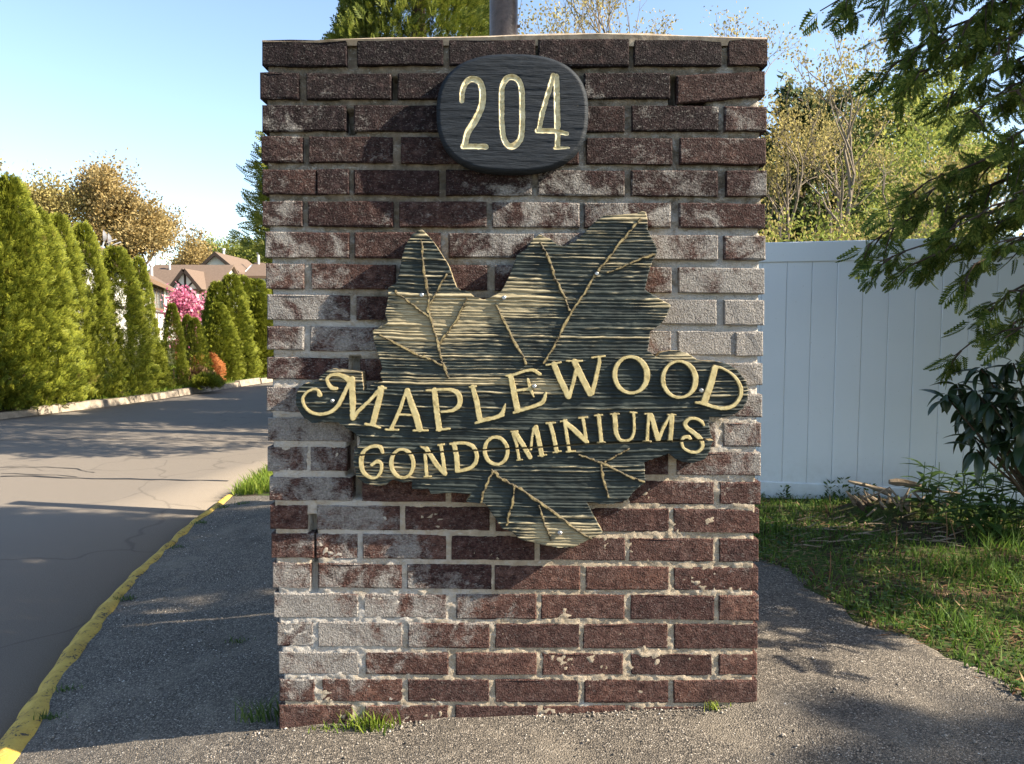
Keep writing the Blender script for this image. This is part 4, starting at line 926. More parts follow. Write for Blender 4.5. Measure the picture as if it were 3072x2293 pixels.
# the rest of the crown, turned away from the picture
for i in range(130):
    z = 1.9+6.0*(i/130); a = i*2.399; R = (2.0 if z < 4 else 2.0*(1-(z-4)/4.6))*ced.uniform(0.75, 1.05)+0.15
    tp = CB+np.array([math.cos(a)*R, math.sin(a)*R, z-0.3-0.25*R])
    if inframe(tp): continue
    tp[1] = min(max(tp[1], 0.12), 2.3)
    cedar_branch(CB+(0, 0, z), tp, 0.25, 13, 0.6, 0.8)
for i in range(150):
    z = 3.5+3.6*(i/150); a = i*2.399+.7; R = 1.9*(1-(z-3.4)/6.0)*ced.uniform(0.6, 1.05)+0.1
    tp = CB+np.array([math.cos(a)*R, math.sin(a)*R, z-0.25*R]); tp[1] = min(max(tp[1], -0.15 if z > 4.2 else 0.15), 2.3); n0 = len(SPl)
    if inframe(tp, 120): continue
    cedar_branch(CB+(0, 0, z), tp, 0.25, 10, 0.5, 0.7); SPl[n0:] = [v*1.7 for v in SPl[n0:]]
for tp in [(2.4,.12,1.0),(2.5,.45,1.15),(2.62,.75,1.1),(2.8,.3,1.5),(2.9,.75,1.6),(2.7,.95,1.35),(2.55,.25,1.3),(2.75,.6,.95),(3.0,.15,1.3),(2.6,1.0,.9)]:  # low boughs added out of view to shade the ground beside the pillar
    n0 = len(SPl); cedar_branch(CB+(0, 0, tp[2]+.3), tp, 0.15, 13, 0.26, 0.9, 0.012); SPl[n0:] = [v*1.35 for v in SPl[n0:]]
V, Q = tubes_np(segs, 5); link('trunk', np_mesh('trunk', V-CB, Q, None, M['bark'], True), cedar, False)
V, Q = sprays(np.array(SPp), np.array(SPd), np.array(SPl), ced, SPR); link('crown', np_mesh('crown', V-CB, Q, None, M['cedar']), cedar, False)

# ------------------------------------------------------------------ conifers
def conifer_mesh(seed, H, R, n, prof, tpl, sl, lump=0.28, zb=0.0):
    rng = np.random.RandomState(seed); t = rng.uniform(0, 1, n)**0.9; a = rng.uniform(0, 2*np.pi, n)
    lum = fbm(a*2.2+40, t*H*2.6, seed, 3); rr = prof(t)*R*(1-lump+lump*2*lum*0.9)*rng.uniform(0.72, 1.0, n)
    P = np.stack([np.cos(a)*rr, np.sin(a)*rr, zb+t*(H-zb)], -1)
    D = np.stack([np.cos(a)*0.8, np.sin(a)*0.8, np.full(n, 0.55)], -1)+rng.normal(scale=0.35, size=(n, 3))
    roll = np.stack([np.cos(a+1.57), np.sin(a+1.57), np.full(n, 0.2)], -1)+rng.normal(scale=0.5, size=(n, 3))
    return sprays(P, D, rng.uniform(0.7, 1.3, n)*sl, rng, tpl, roll)
arb_prof = lambda t: np.clip(np.minimum(1.0, 0.75+1.6*t), 0, 1)*np.clip((1-t), 0, 1)**0.60*1.42
trunk_mb = MB().tube([(0, 0, -0.05), (0, 0, 0.8)], [0.05, 0.02], 7)
ARB = [np_mesh('crown', *conifer_mesh(60+i, 3.4, 0.62, 4200, arb_prof, SPR_S, 0.15, 0.46), None, M['arbor']) for i in range(5)]
TRK = py_mesh('trunk', trunk_mb.v, trunk_mb.f, M['bark'])
def place_arb(i, x, y, H, R, label, group):
    z = float(land(np.array(x), np.array(y)))
    r = empty('arborvitae', (x, y, z), label, 'tree', group); rng = random.Random(i*7+3)
    r.rotation_euler.z = rng.uniform(0, 6.28); r.scale = (R/0.62*rng.uniform(.95, 1.25), R/0.62*rng.uniform(.95, 1.25), H/3.4*1.0); r.rotation_euler.x = rng.uniform(-.03, .03); r.rotation_euler.y = rng.uniform(-.03, .03)
    link('trunk', TRK, r, False); link('crown', ARB[i % 5], r, False); return r
LA = 'tall dense arborvitae in the long row beside the kerb'; GA = 'arborvitae row along the driveway'
for i, (dx, dtop, dbase, R, off) in enumerate([(-40,400,894,.62,.9),(28,400,888,.55,.75),(80,465,883,.45,.7),(125,478,876,.44,.8),(188,497,868,.46,.7),(248,547,862,.52,.8),(303,568,850,.31,.9),(328,740,845,.27,.4),(-100,420,896,.7,1.0)]):
    b = atz(dx*1.3882, dbase*1.3882, ROADZ+0.13); b = b+Vector((-off*0.35, off, 0)); tp = at(dx*1.3882, dtop*1.3882, b.y)
    place_arb(i, b.x, b.y, tp.z-ROADZ-0.1, R, ['eighth', 'seventh', 'sixth', 'fifth', 'fourth', 'third', 'second', 'first', 'ninth'][i]+' arborvitae of the long hedge row, counted back from the lawn gap', GA)
b = atz(376*1.3882, 836*1.3882, ROADZ+.13); tp = at(376*1.3882, 660*1.3882, b.y); place_arb(20, b.x, b.y, tp.z+.15, .24, 'slim young arborvitae between the two hedge rows, beside the lawn gap', None)
b = atz(350*1.3882, 832*1.3882, ROADZ+.13); tp = at(350*1.3882, 685*1.3882, b.y+1.5); place_arb(21, b.x, b.y+1.5, tp.z+.15, .22, 'narrow arborvitae against the white house wall', None)
LB = 'arborvitae in the farther clump past the lawn gap'; GB = 'arborvitae clump past the lawn gap'
for i, (dx, dtop, dbase, R, off) in enumerate([(456,618,828,.46,1.2),(492,602,824,.52,.8),(517,606,820,.50,1.4),(541,612,818,.52,1.2),(562,640,817,.52,.7),(470,662,826,.38,.5),(585,630,815,.6,1.0)]):
    b = atz(dx*1.3882, dbase*1.3882, ROADZ+0.13); b = b+Vector((-off*0.2, off, 0)); tp = at(dx*1.3882, dtop*1.3882, b.y)
    place_arb(30+i, b.x, b.y, tp.z-ROADZ-0.1, R, ['arborvitae of the farther clump nearest the blossom tree', 'tallest arborvitae of the farther clump past the orange shrub', 'arborvitae just behind the tallest of the farther clump', 'fourth arborvitae of the farther clump from the blossom tree', 'fifth arborvitae of the farther clump from the blossom tree', 'short arborvitae fronting the farther clump beside the orange shrub', 'last arborvitae of the farther clump, mostly behind the brick pillar'][i], GB)
b = atz(424*1.3882, 832*1.3882, ROADZ+.13); tp = at(424*1.3882, 690*1.3882, b.y); place_arb(40, b.x, b.y, tp.z+.15, .27, 'small arborvitae with browned foot in front of the farther clump', None)
# browned plants and a little shrub
def tuft_shrub(name, dx, dbase, dtop, R, mat, label, seed):
    b = atz(dx*1.3882, dbase*1.3882, ROADZ+.13); tp = at(dx*1.3882, dtop*1.3882, b.y); H = tp.z-b.z
    V, Q = conifer_mesh(seed, H, R, 500, lambda t: np.sqrt(np.clip(1-(2*t-0.7)**2*0.8, 0.02, 1)), SPR_S, 0.16)
    r = empty(name, b, label, 'shrub'); link('crown', np_mesh('crown', V, Q, None, mat), r, False)
    sg, _ = grow(np.random.RandomState(seed), (0, 0, -0.03), (0, 0, 1), H*0.4, 0.02, 1); V, Q = tubes_np(sg, 4); link('stem', np_mesh('stem', V, Q, None, M['bark']), r, False)
tuft_shrub('dead_shrub', 449, 828, 772, .30, M['rust'], 'orange dried-up shrub between the farther arborvitae', 71)
tuft_shrub('dead_shrub', 424, 833, 800, .30, M['straw'], 'pale dead undergrowth at the foot of small arborvitae', 72)
tuft_shrub('low_shrub', 447, 838, 818, .24, M['arbor'], 'small round green shrub at the lawn edge', 73)
# tall conifer behind the pillar
cx_, cy_ = -1.22, 8.0
con_prof = lambda t: np.clip(1-t, 0, 1)**0.75*np.clip(0.55+3*t, 0, 1)
big_prof = lambda t: np.interp(t, [0, .05, .10, .20, .36, .60, .95, 1.0], [.70, .95, 1.0, .95, .72, .40, .05, .02])
r = empty('tall_conifer', (cx_, cy_, -0.15), 'tall sunlit evergreen standing behind the brick pillar', 'tree')
V, Q = conifer_mesh(91, 8.0, 2.22, 23000, big_prof, SPR_S, 0.16, 0.20, 1.9); link('crown', np_mesh('crown', V, Q, None, M['arbor2']), r, False)
link('trunk', np_mesh('trunk', *tubes_np([(0, 0, -.1, 0, 0, 4, .16, .12), (0, 0, 4, 0, 0, 8.6, .12, .02)], 8), None, M['bark'], True), r, False)
# slim evergreen added out of view to throw soft streaks over the apron
r = empty('added_slim_conifer', (9.2, -1.85, 0.1), 'unseen slim evergreen added across the lawn to shade the apron', 'tree')
V, Q = conifer_mesh(97, 5.45, 0.95, 420, lambda t: np.clip(1-t, 0.02, 1)**0.8, SPR_S, 0.30, 0.5, 0.6); link('crown', np_mesh('crown', V, Q, None, M['arbor']), r, False)
link('trunk', np_mesh('trunk', *tubes_np([(0, 0, -.15, 0, 0, 5.4, .10, .02)], 8), None, M['bark'], True), r, False)
# a second evergreen beyond it that shades the drive further on
for k_, (x, y, H, R) in enumerate([(-0.8, 10.8, 3.9, 2.1), (-0.5, 14.6, 4.0, 2.1)]):
    r = empty('tall_conifer', (x, y, -0.15), ['broad evergreen hidden behind the pillar beside the driveway', 'evergreen farthest along the driveway behind the pillar'][k_], 'tree')
    V, Q = conifer_mesh(95+k_, H, R, 6500, lambda t: np.sqrt(np.clip(1-(1.9*t-0.75)**2*0.75, 0.02, 1)), SPR_S, 0.34, 0.35, 0.2); link('crown', np_mesh('crown', V, Q, None, M['arbor2']), r, False)
    link('trunk', np_mesh('trunk', *tubes_np([(0, 0, -.1, 0, 0, 7, .16, .03)], 8), None, M['bark'], True), r, False)

# ------------------------------------------------------------------ spring trees
def place_tree(name, sx, sy_top, Y, gz, **kw):
    t = at(sx, sy_top, Y); H = t.z-gz
    return decid_tree(name, (t.x, Y, gz), H, **kw)
GL = 'budding trees behind the townhouses'
for i, (sx, sy, Y, mt, nl, lab) in enumerate([(60,440,88,'bud2',5200,'budding tree with thin tan crown rising behind the tall arborvitae'),(310,512,95,'bud',9000,'broad amber budding tree behind the long shingle roof'),(440,600,100,'bud',7000,'golden budding tree beside the broad amber one, above the roof end'),
      (545,690,115,'bud',5000,'low golden budding tree above the middle roof ridge'),(640,735,130,'fresh',4500,'olive green tree above the gable with the vent pipe'),(720,715,125,'fresh',5500,'rounded olive tree above the farthest roof'),(800,730,130,'fresh',4500,'olive tree half hidden by the brick pillar'),(-90,470,85,'bud2',5000,'tan budding tree at the near end of the long roof'),(190,560,110,'bud',5000,'small amber tree filling the gap between two larger budding trees')]):
    place_tree('budding_tree', sx, sy, Y, -0.3, seed=200+i, leafmat=M[mt], barkmat=M['bark'], label=lab, group=None, nleaf=int(nl*1.9), leafL=0.42, leafW=0.12, levels=5, trunk=0.26, rad=0.75, spread=0.55, nchild=(2, 4))
for i, (sx, sy, Y, mt, bk, nl, lab, kw) in enumerate([
      (2150,-190,13,'bud2','pale_bark',2800,'bare-branched tree with yellow buds rising over the pillar corner', dict(levels=6, stems=2, leafL=.10, leafW=.03, rad=.10, r0=.11, spread=.5)),
      (2370,90,12.5,'bud2','pale_bark',3000,'pale multi-stemmed tree with sparse yellow leaves just past the pillar', dict(levels=6, stems=3, leafL=.11, leafW=.035, rad=.12, r0=.10, lean=(.12, 0))),
      (2570,130,15,'bud2','pale_bark',3600,'leaning bare tree with fine twigs beyond the fence', dict(levels=6, stems=2, leafL=.10, leafW=.035, rad=.14, r0=.12, lean=(-.05, 0))),
      (2700,300,20,'fresh','pale_bark',4600,'twiggy tree with fresh green haze beyond the fence', dict(levels=5, stems=3, leafL=.16, leafW=.05, rad=.25, r0=.08)),
      (2790,240,30,'fresh','bark',6000,'bright yellow-green tree glowing behind the cedar boughs', dict(levels=5, stems=1, leafL=.28, leafW=.10, rad=.45)),
      (2960,200,34,'fresh','bark',5200,'yellow-green tree seen through the cedar boughs', dict(levels=5, stems=1, leafL=.28, leafW=.10, rad=.45)),
      (2480,380,32,'fresh','bark',5200,'low spreading green tree deep behind the fence', dict(levels=5, stems=2, leafL=.28, leafW=.10, rad=.45)),
      (2640,430,24,'fresh','bark',4200,'leafing shrubby tree close behind the fence top', dict(levels=5, stems=3, leafL=.20, leafW=.07, rad=.35, r0=.07))]):
    place_tree('spring_tree', sx, sy, Y, 0.0, seed=300+i, leafmat=M[mt], barkmat=M[bk], label=lab, nleaf=int(nl*2.2), trunk=.26, **{**kw, 'leafL': kw['leafL']*.62, 'leafW': kw['leafW']*.6})
def pine(sx, sy, Y, R, seed, label):
    t = at(sx, sy, Y); H = t.z; rng = np.random.RandomState(seed); segs = [(0, 0, -.1, 0, 0, H*.98, H*.016, .02)]; Pp, Dd = [], []
    for i in range(70):
        z = H*(0.12+0.86*i/70); a = rng.uniform(0, 6.28); L = R*(1-0.72*(z/H))*rng.uniform(0.6, 1.1)
        e = np.array([math.cos(a)*L, math.sin(a)*L, z+0.12*L]); segs.append((0, 0, z, *e, .03, .01))
        for j in range(26):
            u = rng.uniform(0.3, 1.0); Pp.append(np.array([0, 0, z])*(1-u)+e*u+rng.normal(scale=.12, size=3)); Dd.append([math.cos(a), math.sin(a), .5])
    r = empty('pine_tree', (t.x, Y, 0), label, 'tree')
    link('trunk', np_mesh('trunk', *tubes_np(segs, 5), None, M['bark'], True), r, False)
    Pp = np.array(Pp); Dd = np.array(Dd, dtype=float); Pk = np.repeat(Pp, 5, 0)+rng.normal(scale=.10, size=(len(Pp)*5, 3)); Dk = np.repeat(Dd, 5, 0)+rng.normal(scale=.7, size=(len(Pp)*5, 3))
    V, Q = cards(Pk, Dk, rng.uniform(.2, .42, len(Pk)), rng.uniform(.03, .06, len(Pk)), rng); link('crown', np_mesh('crown', V, Q, None, M['pine']), r, False)
pine(2420, 270, 18, 2.6, 401, 'dark pine behind the pale multi-stemmed tree'); pine(2580, 380, 28, 3.2, 402, 'second pine standing behind the leaning bare tree'); pine(2700, 470, 36, 3.4, 403, 'distant pine between the leaning tree and the cedar')
pine(2290, 440, 30, 3.0, 404, 'pine whose side shows at the pillar edge')
# wood that closes the view
rng = np.random.RandomState(77); Pp = []
n = 26000; a = rng.uniform(0, 1, n); X_ = -150+400*a; Y_ = 135+rng.uniform(-6, 8, n)+20*np.sin(X_*.02); Hh = 7+5*fbm(X_*.12, X_*0, 5)
Hh = np.where(X_ > -20, Hh*0.6, Hh); P = np.stack([X_, Y_, -0.3+Hh*rng.uniform(0, 1, n)**0.7], -1)
V, Q = cards(P, rng.normal(size=(n, 3))+np.array([0, 0, .6]), rng.uniform(.8, 1.8, n), rng.uniform(.3, .6, n), rng)
tag(link('distant_wood', np_mesh('distant_wood', V, Q, None, M['fresh'])), 'far-off budding wood closing the view', 'wood', kind='stuff')
# shrubs right behind the fence
for i, (sx, sy, Y, R, mt) in enumerate([(2330,610,9,.9,'bud2'),(2450,640,8,.9,'fresh'),(2560,620,10,1.1,'bud2'),(2680,600,9.5,1.1,'fresh'),(2820,580,11,1.4,'fresh'),(2980,560,10,1.3,'bud2')]):
    t = at(sx, sy, Y); rng = np.random.RandomState(500+i); H = t.z
    sg, tp = [], []
    for s_ in range(5):
        s1, t1 = grow(rng, (rng.normal(scale=.15), rng.normal(scale=.15), -.05), (rng.normal(scale=.35), rng.normal(scale=.35), 1), H*.32, .022, 4, (2, 3), .5, .75, .2); sg += s1; tp += t1
    T = np.array([q[0] for q in tp]); zf = H/T[:, 2].max(); sg = np.array(sg); sg[:, :6] *= zf; tp = [(q*zf, d) for q, d in tp]
    r = empty('leafing_shrub', (t.x, Y, 0), ['sparse yellow-budded shrub at the pillar edge behind the fence','green leafing shrub second past the pillar behind the fence','yellow-budded shrub midway behind the fence','green shrub behind the fence where cedar boughs begin','wide green shrub behind the cedar boughs','tan twiggy shrub deepest behind the cedar'][i], 'shrub')
    link('stem', np_mesh('stem', *tubes_np(sg, 4), None, M['pale_bark'], True), r, False)
    link('crown', np_mesh('crown', *foliage_at_tips(rng, tp, 3600, .15, .065, .02), None, M[mt]), r, False)

# ------------------------------------------------------------------ houses
def local_house(name, origin, ang, label):
    r = empty(name, origin, label, 'house'); r.rotation_euler.z = ang; return r
def lpart(name, mb, mat, parent):
    import bmesh
    me = py_mesh(name, mb.v, mb.f, mat); bm = bmesh.new(); bm.from_mesh(me); bmesh.ops.recalc_face_normals(bm, faces=bm.faces); bm.to_mesh(me); bm.free()
    o = bpy.data.objects.new(name, me); COL.objects.link(o); o.parent = parent; return o
def window(parent, x0, x1, z0, z1, y, panes=2):
    w = lpart('window', MB().box(x0-.12, x1+.12, y-.06, y, z0-.16, z0).box(x0-.12, x1+.12, y-.06, y, z1, z1+.14).box(x0-.12, x0, y-.055, y, z0, z1).box(x1, x1+.12, y-.055, y, z0, z1), M['trim'], parent)
    st = (x1-x0)/panes
    for i in range(panes):
        lpart('pane', MB().box(x0+i*st+.03, x0+(i+1)*st-.03, y-.02, y-.005, z0, z1), M['glass'], w)
        if i: lpart('mullion', MB().box(x0+i*st-.03, x0+i*st+.03, y-.045, y-.003, z0, z1), M['trim'], w)
def timbers(parent, L, y):
    for (a, b, c, d) in L: lpart('timber', MB().box(a, b, y-.035, y+.002, c, d), M['timber'], parent)
def gable_roof(parent, x0, x1, y0, y1, ze, zr, over=.4, t=.16, name='roof'):
    ym = (y0+y1)/2; sl = (zr-ze)/(ym-y0); mb = MB()
    a = (y0-over, ze-over*sl); c = (y1+over, ze-over*sl)
    X0, X1 = x0-over, x1+over
    mb.hexa([(X0, a[0], a[1]), (X1, a[0], a[1]), (X1, ym, zr), (X0, ym, zr), (X0, a[0], a[1]+t), (X1, a[0], a[1]+t), (X1, ym, zr+t), (X0, ym, zr+t)])
    mb.hexa([(X0, ym, zr-.002), (X1, ym, zr-.002), (X1, c[0], c[1]), (X0, c[0], c[1]), (X0, ym, zr+t-.002), (X1, ym, zr+t-.002), (X1, c[0], c[1]+t), (X0, c[0], c[1]+t)])
    rf = lpart(name, mb, M['shingle'], parent)
    lpart('fascia', MB().box(X0, X1, a[0]-.05, a[0]-.003, a[1]-.12, a[1]+t+.02), M['trim'], rf)
    return rf
def shell(parent, x0, x1, y0, y1, z0, ze, zr):
    ym = (y0+y1)/2; mb = MB(); b = 0
    mb.v += [(x0,y0,z0),(x1,y0,z0),(x1,y1,z0),(x0,y1,z0),(x0,y0,ze),(x1,y0,ze),(x1,y1,ze),(x0,y1,ze),(x0,ym,zr-.05),(x1,ym,zr-.05)]
    mb.f += [(0,1,5,4),(2,3,7,6),(1,2,6,9,5),(3,0,4,8,7),(4,5,9,8),(6,7,8,9)]
    return lpart('wall', mb, M['stucco'], parent)
def vent(parent, x, y, z, h, r=.09):
    v = lpart('vent_pipe', MB().tube([(x, y, z-.3), (x, y, z+h)], [r, r], 10), M['galv'], parent); lpart('cowl', MB().tube([(x, y, z+h+.002), (x, y, z+h+.18)], [r*1.6, r*1.5], 10), M['galv'], v)
# house A: long wing along the drive, its sunlit side toward the road
HA = local_house('townhouse', (-24.6, 49.7, -0.3), math.atan2(0.949, -0.316), 'long white stucco townhouse behind the tall arborvitae with dishes on its roof')
# local +x runs away along the wing; local -y faces the road
shell(HA, -26, 20.5, 0, 7.8, 0, 4.75, 7.3); rfA = gable_roof(HA, -26, 20.5, 0, 7.8, 4.75, 7.3)
window(HA, 3.4, 10.2, 2.85, 4.35, 0, 3); window(HA, -8, -2, 2.85, 4.35, 0, 3)
timbers(HA, [(12.6,12.95,0,4.7),(-26,20.5,2.45,2.62),(1.0,1.3,2.62,4.7),(20.2,20.5,0,4.7),(5.6,5.9,1.2,2.45)], -.003)
vent(rfA, 15.5, 1.4, 5.7, .9, .13)
for (x, s_) in ((7.2, 1), (9.2, -1)):
    rr_, V, Fc = .45, [], []
    for i in range(5):
        for k in range(16):
            r_ = rr_*(i/4); V.append((x+r_*math.cos(k*math.pi/8)*.8+s_*.25*(i/4)**2*0, 3.6-.55*r_*0-.22*(1-(i/4)**2), 8.15+r_*math.sin(k*math.pi/8)))
    for i in range(4):
        for k in range(16): Fc.append((i*16+k, i*16+(k+1) % 16, (i+1)*16+(k+1) % 16, (i+1)*16+k))
    mb = MB(); mb.v, mb.f = V, Fc; d = lpart('satellite_dish', mb, M['dish'], rfA)
    lpart('mast', MB().tube([(x, 3.75, 7.2), (x, 3.5, 8.1)], [.05, .05], 8), M['galv'], d); lpart('feed_arm', MB().tube([(x, 3.4, 7.7), (x, 2.75, 7.95)], [.03, .06], 8), M['galv'], d)
# house B: roof slope facing the entrance, little timbered gable over a bay window
yb = 71.5
def hx(dx, Y): return at(dx*1.3882, 900, Y).x
def hz(dy, Y): return at(1500, dy*1.3882, Y).z
HB = local_house('townhouse', (0, 0, -0.3), 0, 'brown-roofed townhouse with small timbered gable over a bay window')
xa, xb = hx(300, yb), hx(462, yb); ze, zr = hz(628, yb)+.3, hz(576, yb+4.5)+.3
shell(HB, xa, xb, yb, yb+9, 0, ze, zr); rfB = gable_roof(HB, xa, xb, yb, yb+9, ze, zr)
g0, g1, gm = hx(373, yb-1), hx(431, yb-1), hx(401.5, yb-1); gz0, gz1 = hz(625, yb-1)+.3, hz(586, yb-1)+.3
mb = MB(); mb.v += [(g0, yb-1, gz0), (g1, yb-1, gz0), (gm, yb-1, gz1), (g0, yb+3, gz0), (g1, yb+3, gz0), (gm, yb+3, gz1)]; mb.f += [(0, 1, 2), (3, 5, 4), (0, 3, 4, 1), (1, 4, 5, 2), (0, 2, 5, 3)]
lpart('gable', mb, M['stucco'], HB)
for (p, q) in (((g0-.25, gz0-.12), (gm, gz1+.12)), ((g1+.25, gz0-.12), (gm, gz1+.12))):
    d = (Vector((q[0]-p[0], 0, q[1]-p[1]))).normalized(); nn = Vector((-d.z, 0, d.x)); nn = nn if nn.z > 0 else -nn
    a, b = Vector((p[0], yb-1.3, p[1])), Vector((q[0], yb-1.3, q[1])); e = Vector((0, 5, 0)); up_ = nn*.16
    lpart('gable_roof', MB().hexa([a, b, b+e, a+e, a+up_, b+up_, b+e+up_, a+e+up_]), M['shingle'], HB)
    lpart('bargeboard', MB().hexa([a+Vector((0, -.06, 0))-up_, b+Vector((0, -.06, 0))-up_, b-Vector((0, .005, 0))-up_, a-Vector((0, .005, 0))-up_, a+Vector((0, -.06, 0))+up_, b+Vector((0, -.06, 0))+up_, b-Vector((0, .005, 0))+up_, a-Vector((0, .005, 0))+up_]), M['timber'], HB)
def beam(parent, x0, z0, x1, z1, y, w=.12):
    a, b = Vector((x0, y, z0)), Vector((x1, y, z1)); d = (b-a).normalized(); nn = Vector((-d.z, 0, d.x))*w
    lpart('timber', MB().hexa([a-nn, b-nn, b-nn+Vector((0, .05, 0)), a-nn+Vector((0, .05, 0)), a+nn, b+nn, b+nn+Vector((0, .05, 0)), a+nn+Vector((0, .05, 0))]), M['timber'], parent)
beam(HB, gm, gz0, gm, gz1-.1, yb-1.05, .10); beam(HB, gm-.1, gz0+.05, (g0+gm)/2-.15, (gz0+gz1)/2-.1, yb-1.04, .08); beam(HB, gm+.1, gz0+.05, (g1+gm)/2+.15, (gz0+gz1)/2-.1, yb-1.04, .08)
w0, w1 = hx(386, yb-1), hx(420, yb-1)
lpart('bay', MB().box(g0+.3, g1-.3, yb-1, yb+.1, 0, gz0-.002), M['stucco'], HB); lpart('bay_band', MB().box(g0+.1, g1-.1, yb-1.08, yb-1.002, gz0-.35, gz0+.02), M['trim'], HB)
window(HB, w0, w1, hz(665, yb-1)+.3, hz(634, yb-1)+.3, yb-1.003, 2)
timbers(HB, [(hx(437, yb), hx(437, yb)+.2, 0, ze), (hx(447, yb), hx(447, yb)+.2, 0, ze), (xb-.22, xb-.001, 0, ze)], yb-.003)
window(HB, hx(339, yb), hx(352, yb), 2.6, 4.2, yb-.003, 1)
vent(rfB, hx(344, yb+5), yb+4.6, zr+.1, .8); vent(rfB, hx(373, yb+4), yb+3.6, zr-.3, .5, .10)
# house C: tall timbered gable end, roof running on behind the pillar
yc = 88.0; HC = local_house('townhouse', (0, 0, -0.3), 0, 'tall timber-framed gable-ended townhouse farthest along the driveway')
c0, c1, cm = hx(430, yc), hx(514, yc), hx(470, yc); cz0, cz1 = hz(588, yc)+.3, hz(551, yc)+.3
mb = MB(); mb.v += [(c0, yc, 0), (c1, yc, 0), (c1, yc, cz0), (cm, yc, cz1), (c0, yc, cz0), (c0, yc+10, 0), (c1, yc+10, 0), (c1, yc+10, cz0), (cm, yc+10, cz1), (c0, yc+10, cz0)]
mb.f += [(0, 1, 2, 3, 4), (5, 9, 8, 7, 6), (0, 4, 9, 5), (1, 6, 7, 2), (2, 7, 8, 3), (3, 8, 9, 4)]; lpart('wall', mb, M['stucco'], HC)
for (p, q) in (((c0-.4, cz0-.25), (cm, cz1+.1)), ((c1+.4, cz0-.25), (cm, cz1+.1))):
    a, b = Vector((p[0], yc-.5, p[1])), Vector((q[0], yc-.5, q[1])); e = Vector((0, 11, 0)); u_ = Vector((0, 0, .22))
    lpart('roof', MB().hexa([a, b, b+e, a+e, a+u_, b+u_, b+e+u_, a+e+u_]), M['shingle'], HC)
    lpart('bargeboard', MB().hexa([a+Vector((0, -.08, -.25)), b+Vector((0, -.08, -.25)), b+Vector((0, -.004, -.25)), a+Vector((0, -.004, -.25)), a+Vector((0, -.08, .24)), b+Vector((0, -.08, .24)), b+Vector((0, -.004, .24)), a+Vector((0, -.004, .24))]), M['timber'], HC)
timbers(HC, [(hx(456, yc), hx(456, yc)+.25, 3, cz0), (hx(491, yc), hx(491, yc)+.25, 0, cz0+1.0), (c1-.26, c1-.002, 0, cz0-.1), (c0, c1, hz(607, yc)+.3, hz(607, yc)+.55)], yc-.003)
c2 = hx(640, yc+1); shell(HC, c1+.003, c2, yc+1, yc+9, 0, hz(597, yc+1)+.3, hz(571, yc+5)+.3); rfC = gable_roof(HC, c1+.8, c2, yc+1, yc+9, hz(597, yc+1)+.3, hz(571, yc+5)+.3)
timbers(HC, [(hx(d, yc+1), hx(d, yc+1)+.22, 0, hz(600, yc+1)+.3) for d in (521, 537, 556, 575)]+[(c1, c2, hz(640, yc+1)+.3, hz(640, yc+1)+.6)], yc+.997)
vent(rfC, hx(486, yc+4), yc+4, hz(566, yc+4)+.3, 1.4, .16); vent(rfC, hx(563, yc+5), yc+4.6, hz(572, yc+5)+.3, 1.3, .16)
# wooden gate and blossom tree by the gap
pg = at(771, 1040, 27.0); r = empty('wooden_gate', (pg.x, 27.0, ROADZ+.13), 'small red-brown wooden gate in the lawn gap between hedges', 'gate')
pl, pr = at(757, 1100, 27).x, at(790, 1100, 27).x; 
gate_x0, gate_x1 = at(545+0, 1100, 27).x-.1, at(566, 1100, 27).x+.1; gz = at(550, 1046, 27).z; r.location = (gate_x0, 27, ROADZ+.13)
st = (gate_x1-gate_x0)/4
for i in range(4):
    lpart('plank', MB().box(i*st+.012, (i+1)*st-.012, -.02, .02, .05, gz-ROADZ-.13), M['gate'], r)
lpart('brace', MB().box(0, 4*st, -.05, -.021, .3, .4).box(0, 4*st, -.05, -.021, gz-ROADZ-.45, gz-ROADZ-.35), M['gate'], r); lpart('post', MB().box(-.12, -.005, -.06, .06, -.1, gz-ROADZ), M['gate'], r)
tb = at(590, 1080, 38.0)
rng = np.random.RandomState(640); root = empty('blossom_tree', (at(566, 1000, 38).x, 38.0, -.1), 'pink flowering tree in front of the bay window', 'tree'); H = at(590, 876, 38).z+.1
sg, tp = [], []
for s_ in range(4):
    s1, t1 = grow(rng, (0, 0, -.1), (rng.normal(scale=.3), rng.normal(scale=.3), 1), H*.3, .05, 4, (2, 3), .45, .75, .25); sg += s1; tp += t1
T = np.array([q[0] for q in tp]); sg = np.array(sg); sg[:, 2] *= H/T[:, 2].max(); sg[:, 5] *= H/T[:, 2].max(); fx = 0.85/np.abs(T[:, :2]).max(); sg[:, [0, 1, 3, 4]] *= fx
tp = [(np.array([q[0]*fx, q[1]*fx, q[2]*H/T[:, 2].max()]), d) for q, d in tp]; tp += [(np.array([rng.normal(scale=.3), rng.normal(scale=.3), rng.uniform(.3, H*.75)]), np.array([0, 0, 1.0])) for _ in range(len(tp)//2)]
link('trunk', np_mesh('trunk', *tubes_np(sg, 5), None, M['bark'], True), root, False)
link('crown', np_mesh('crown', *foliage_at_tips(rng, tp, 4200, .22, .16, .07), None, M['pink']), root, False)

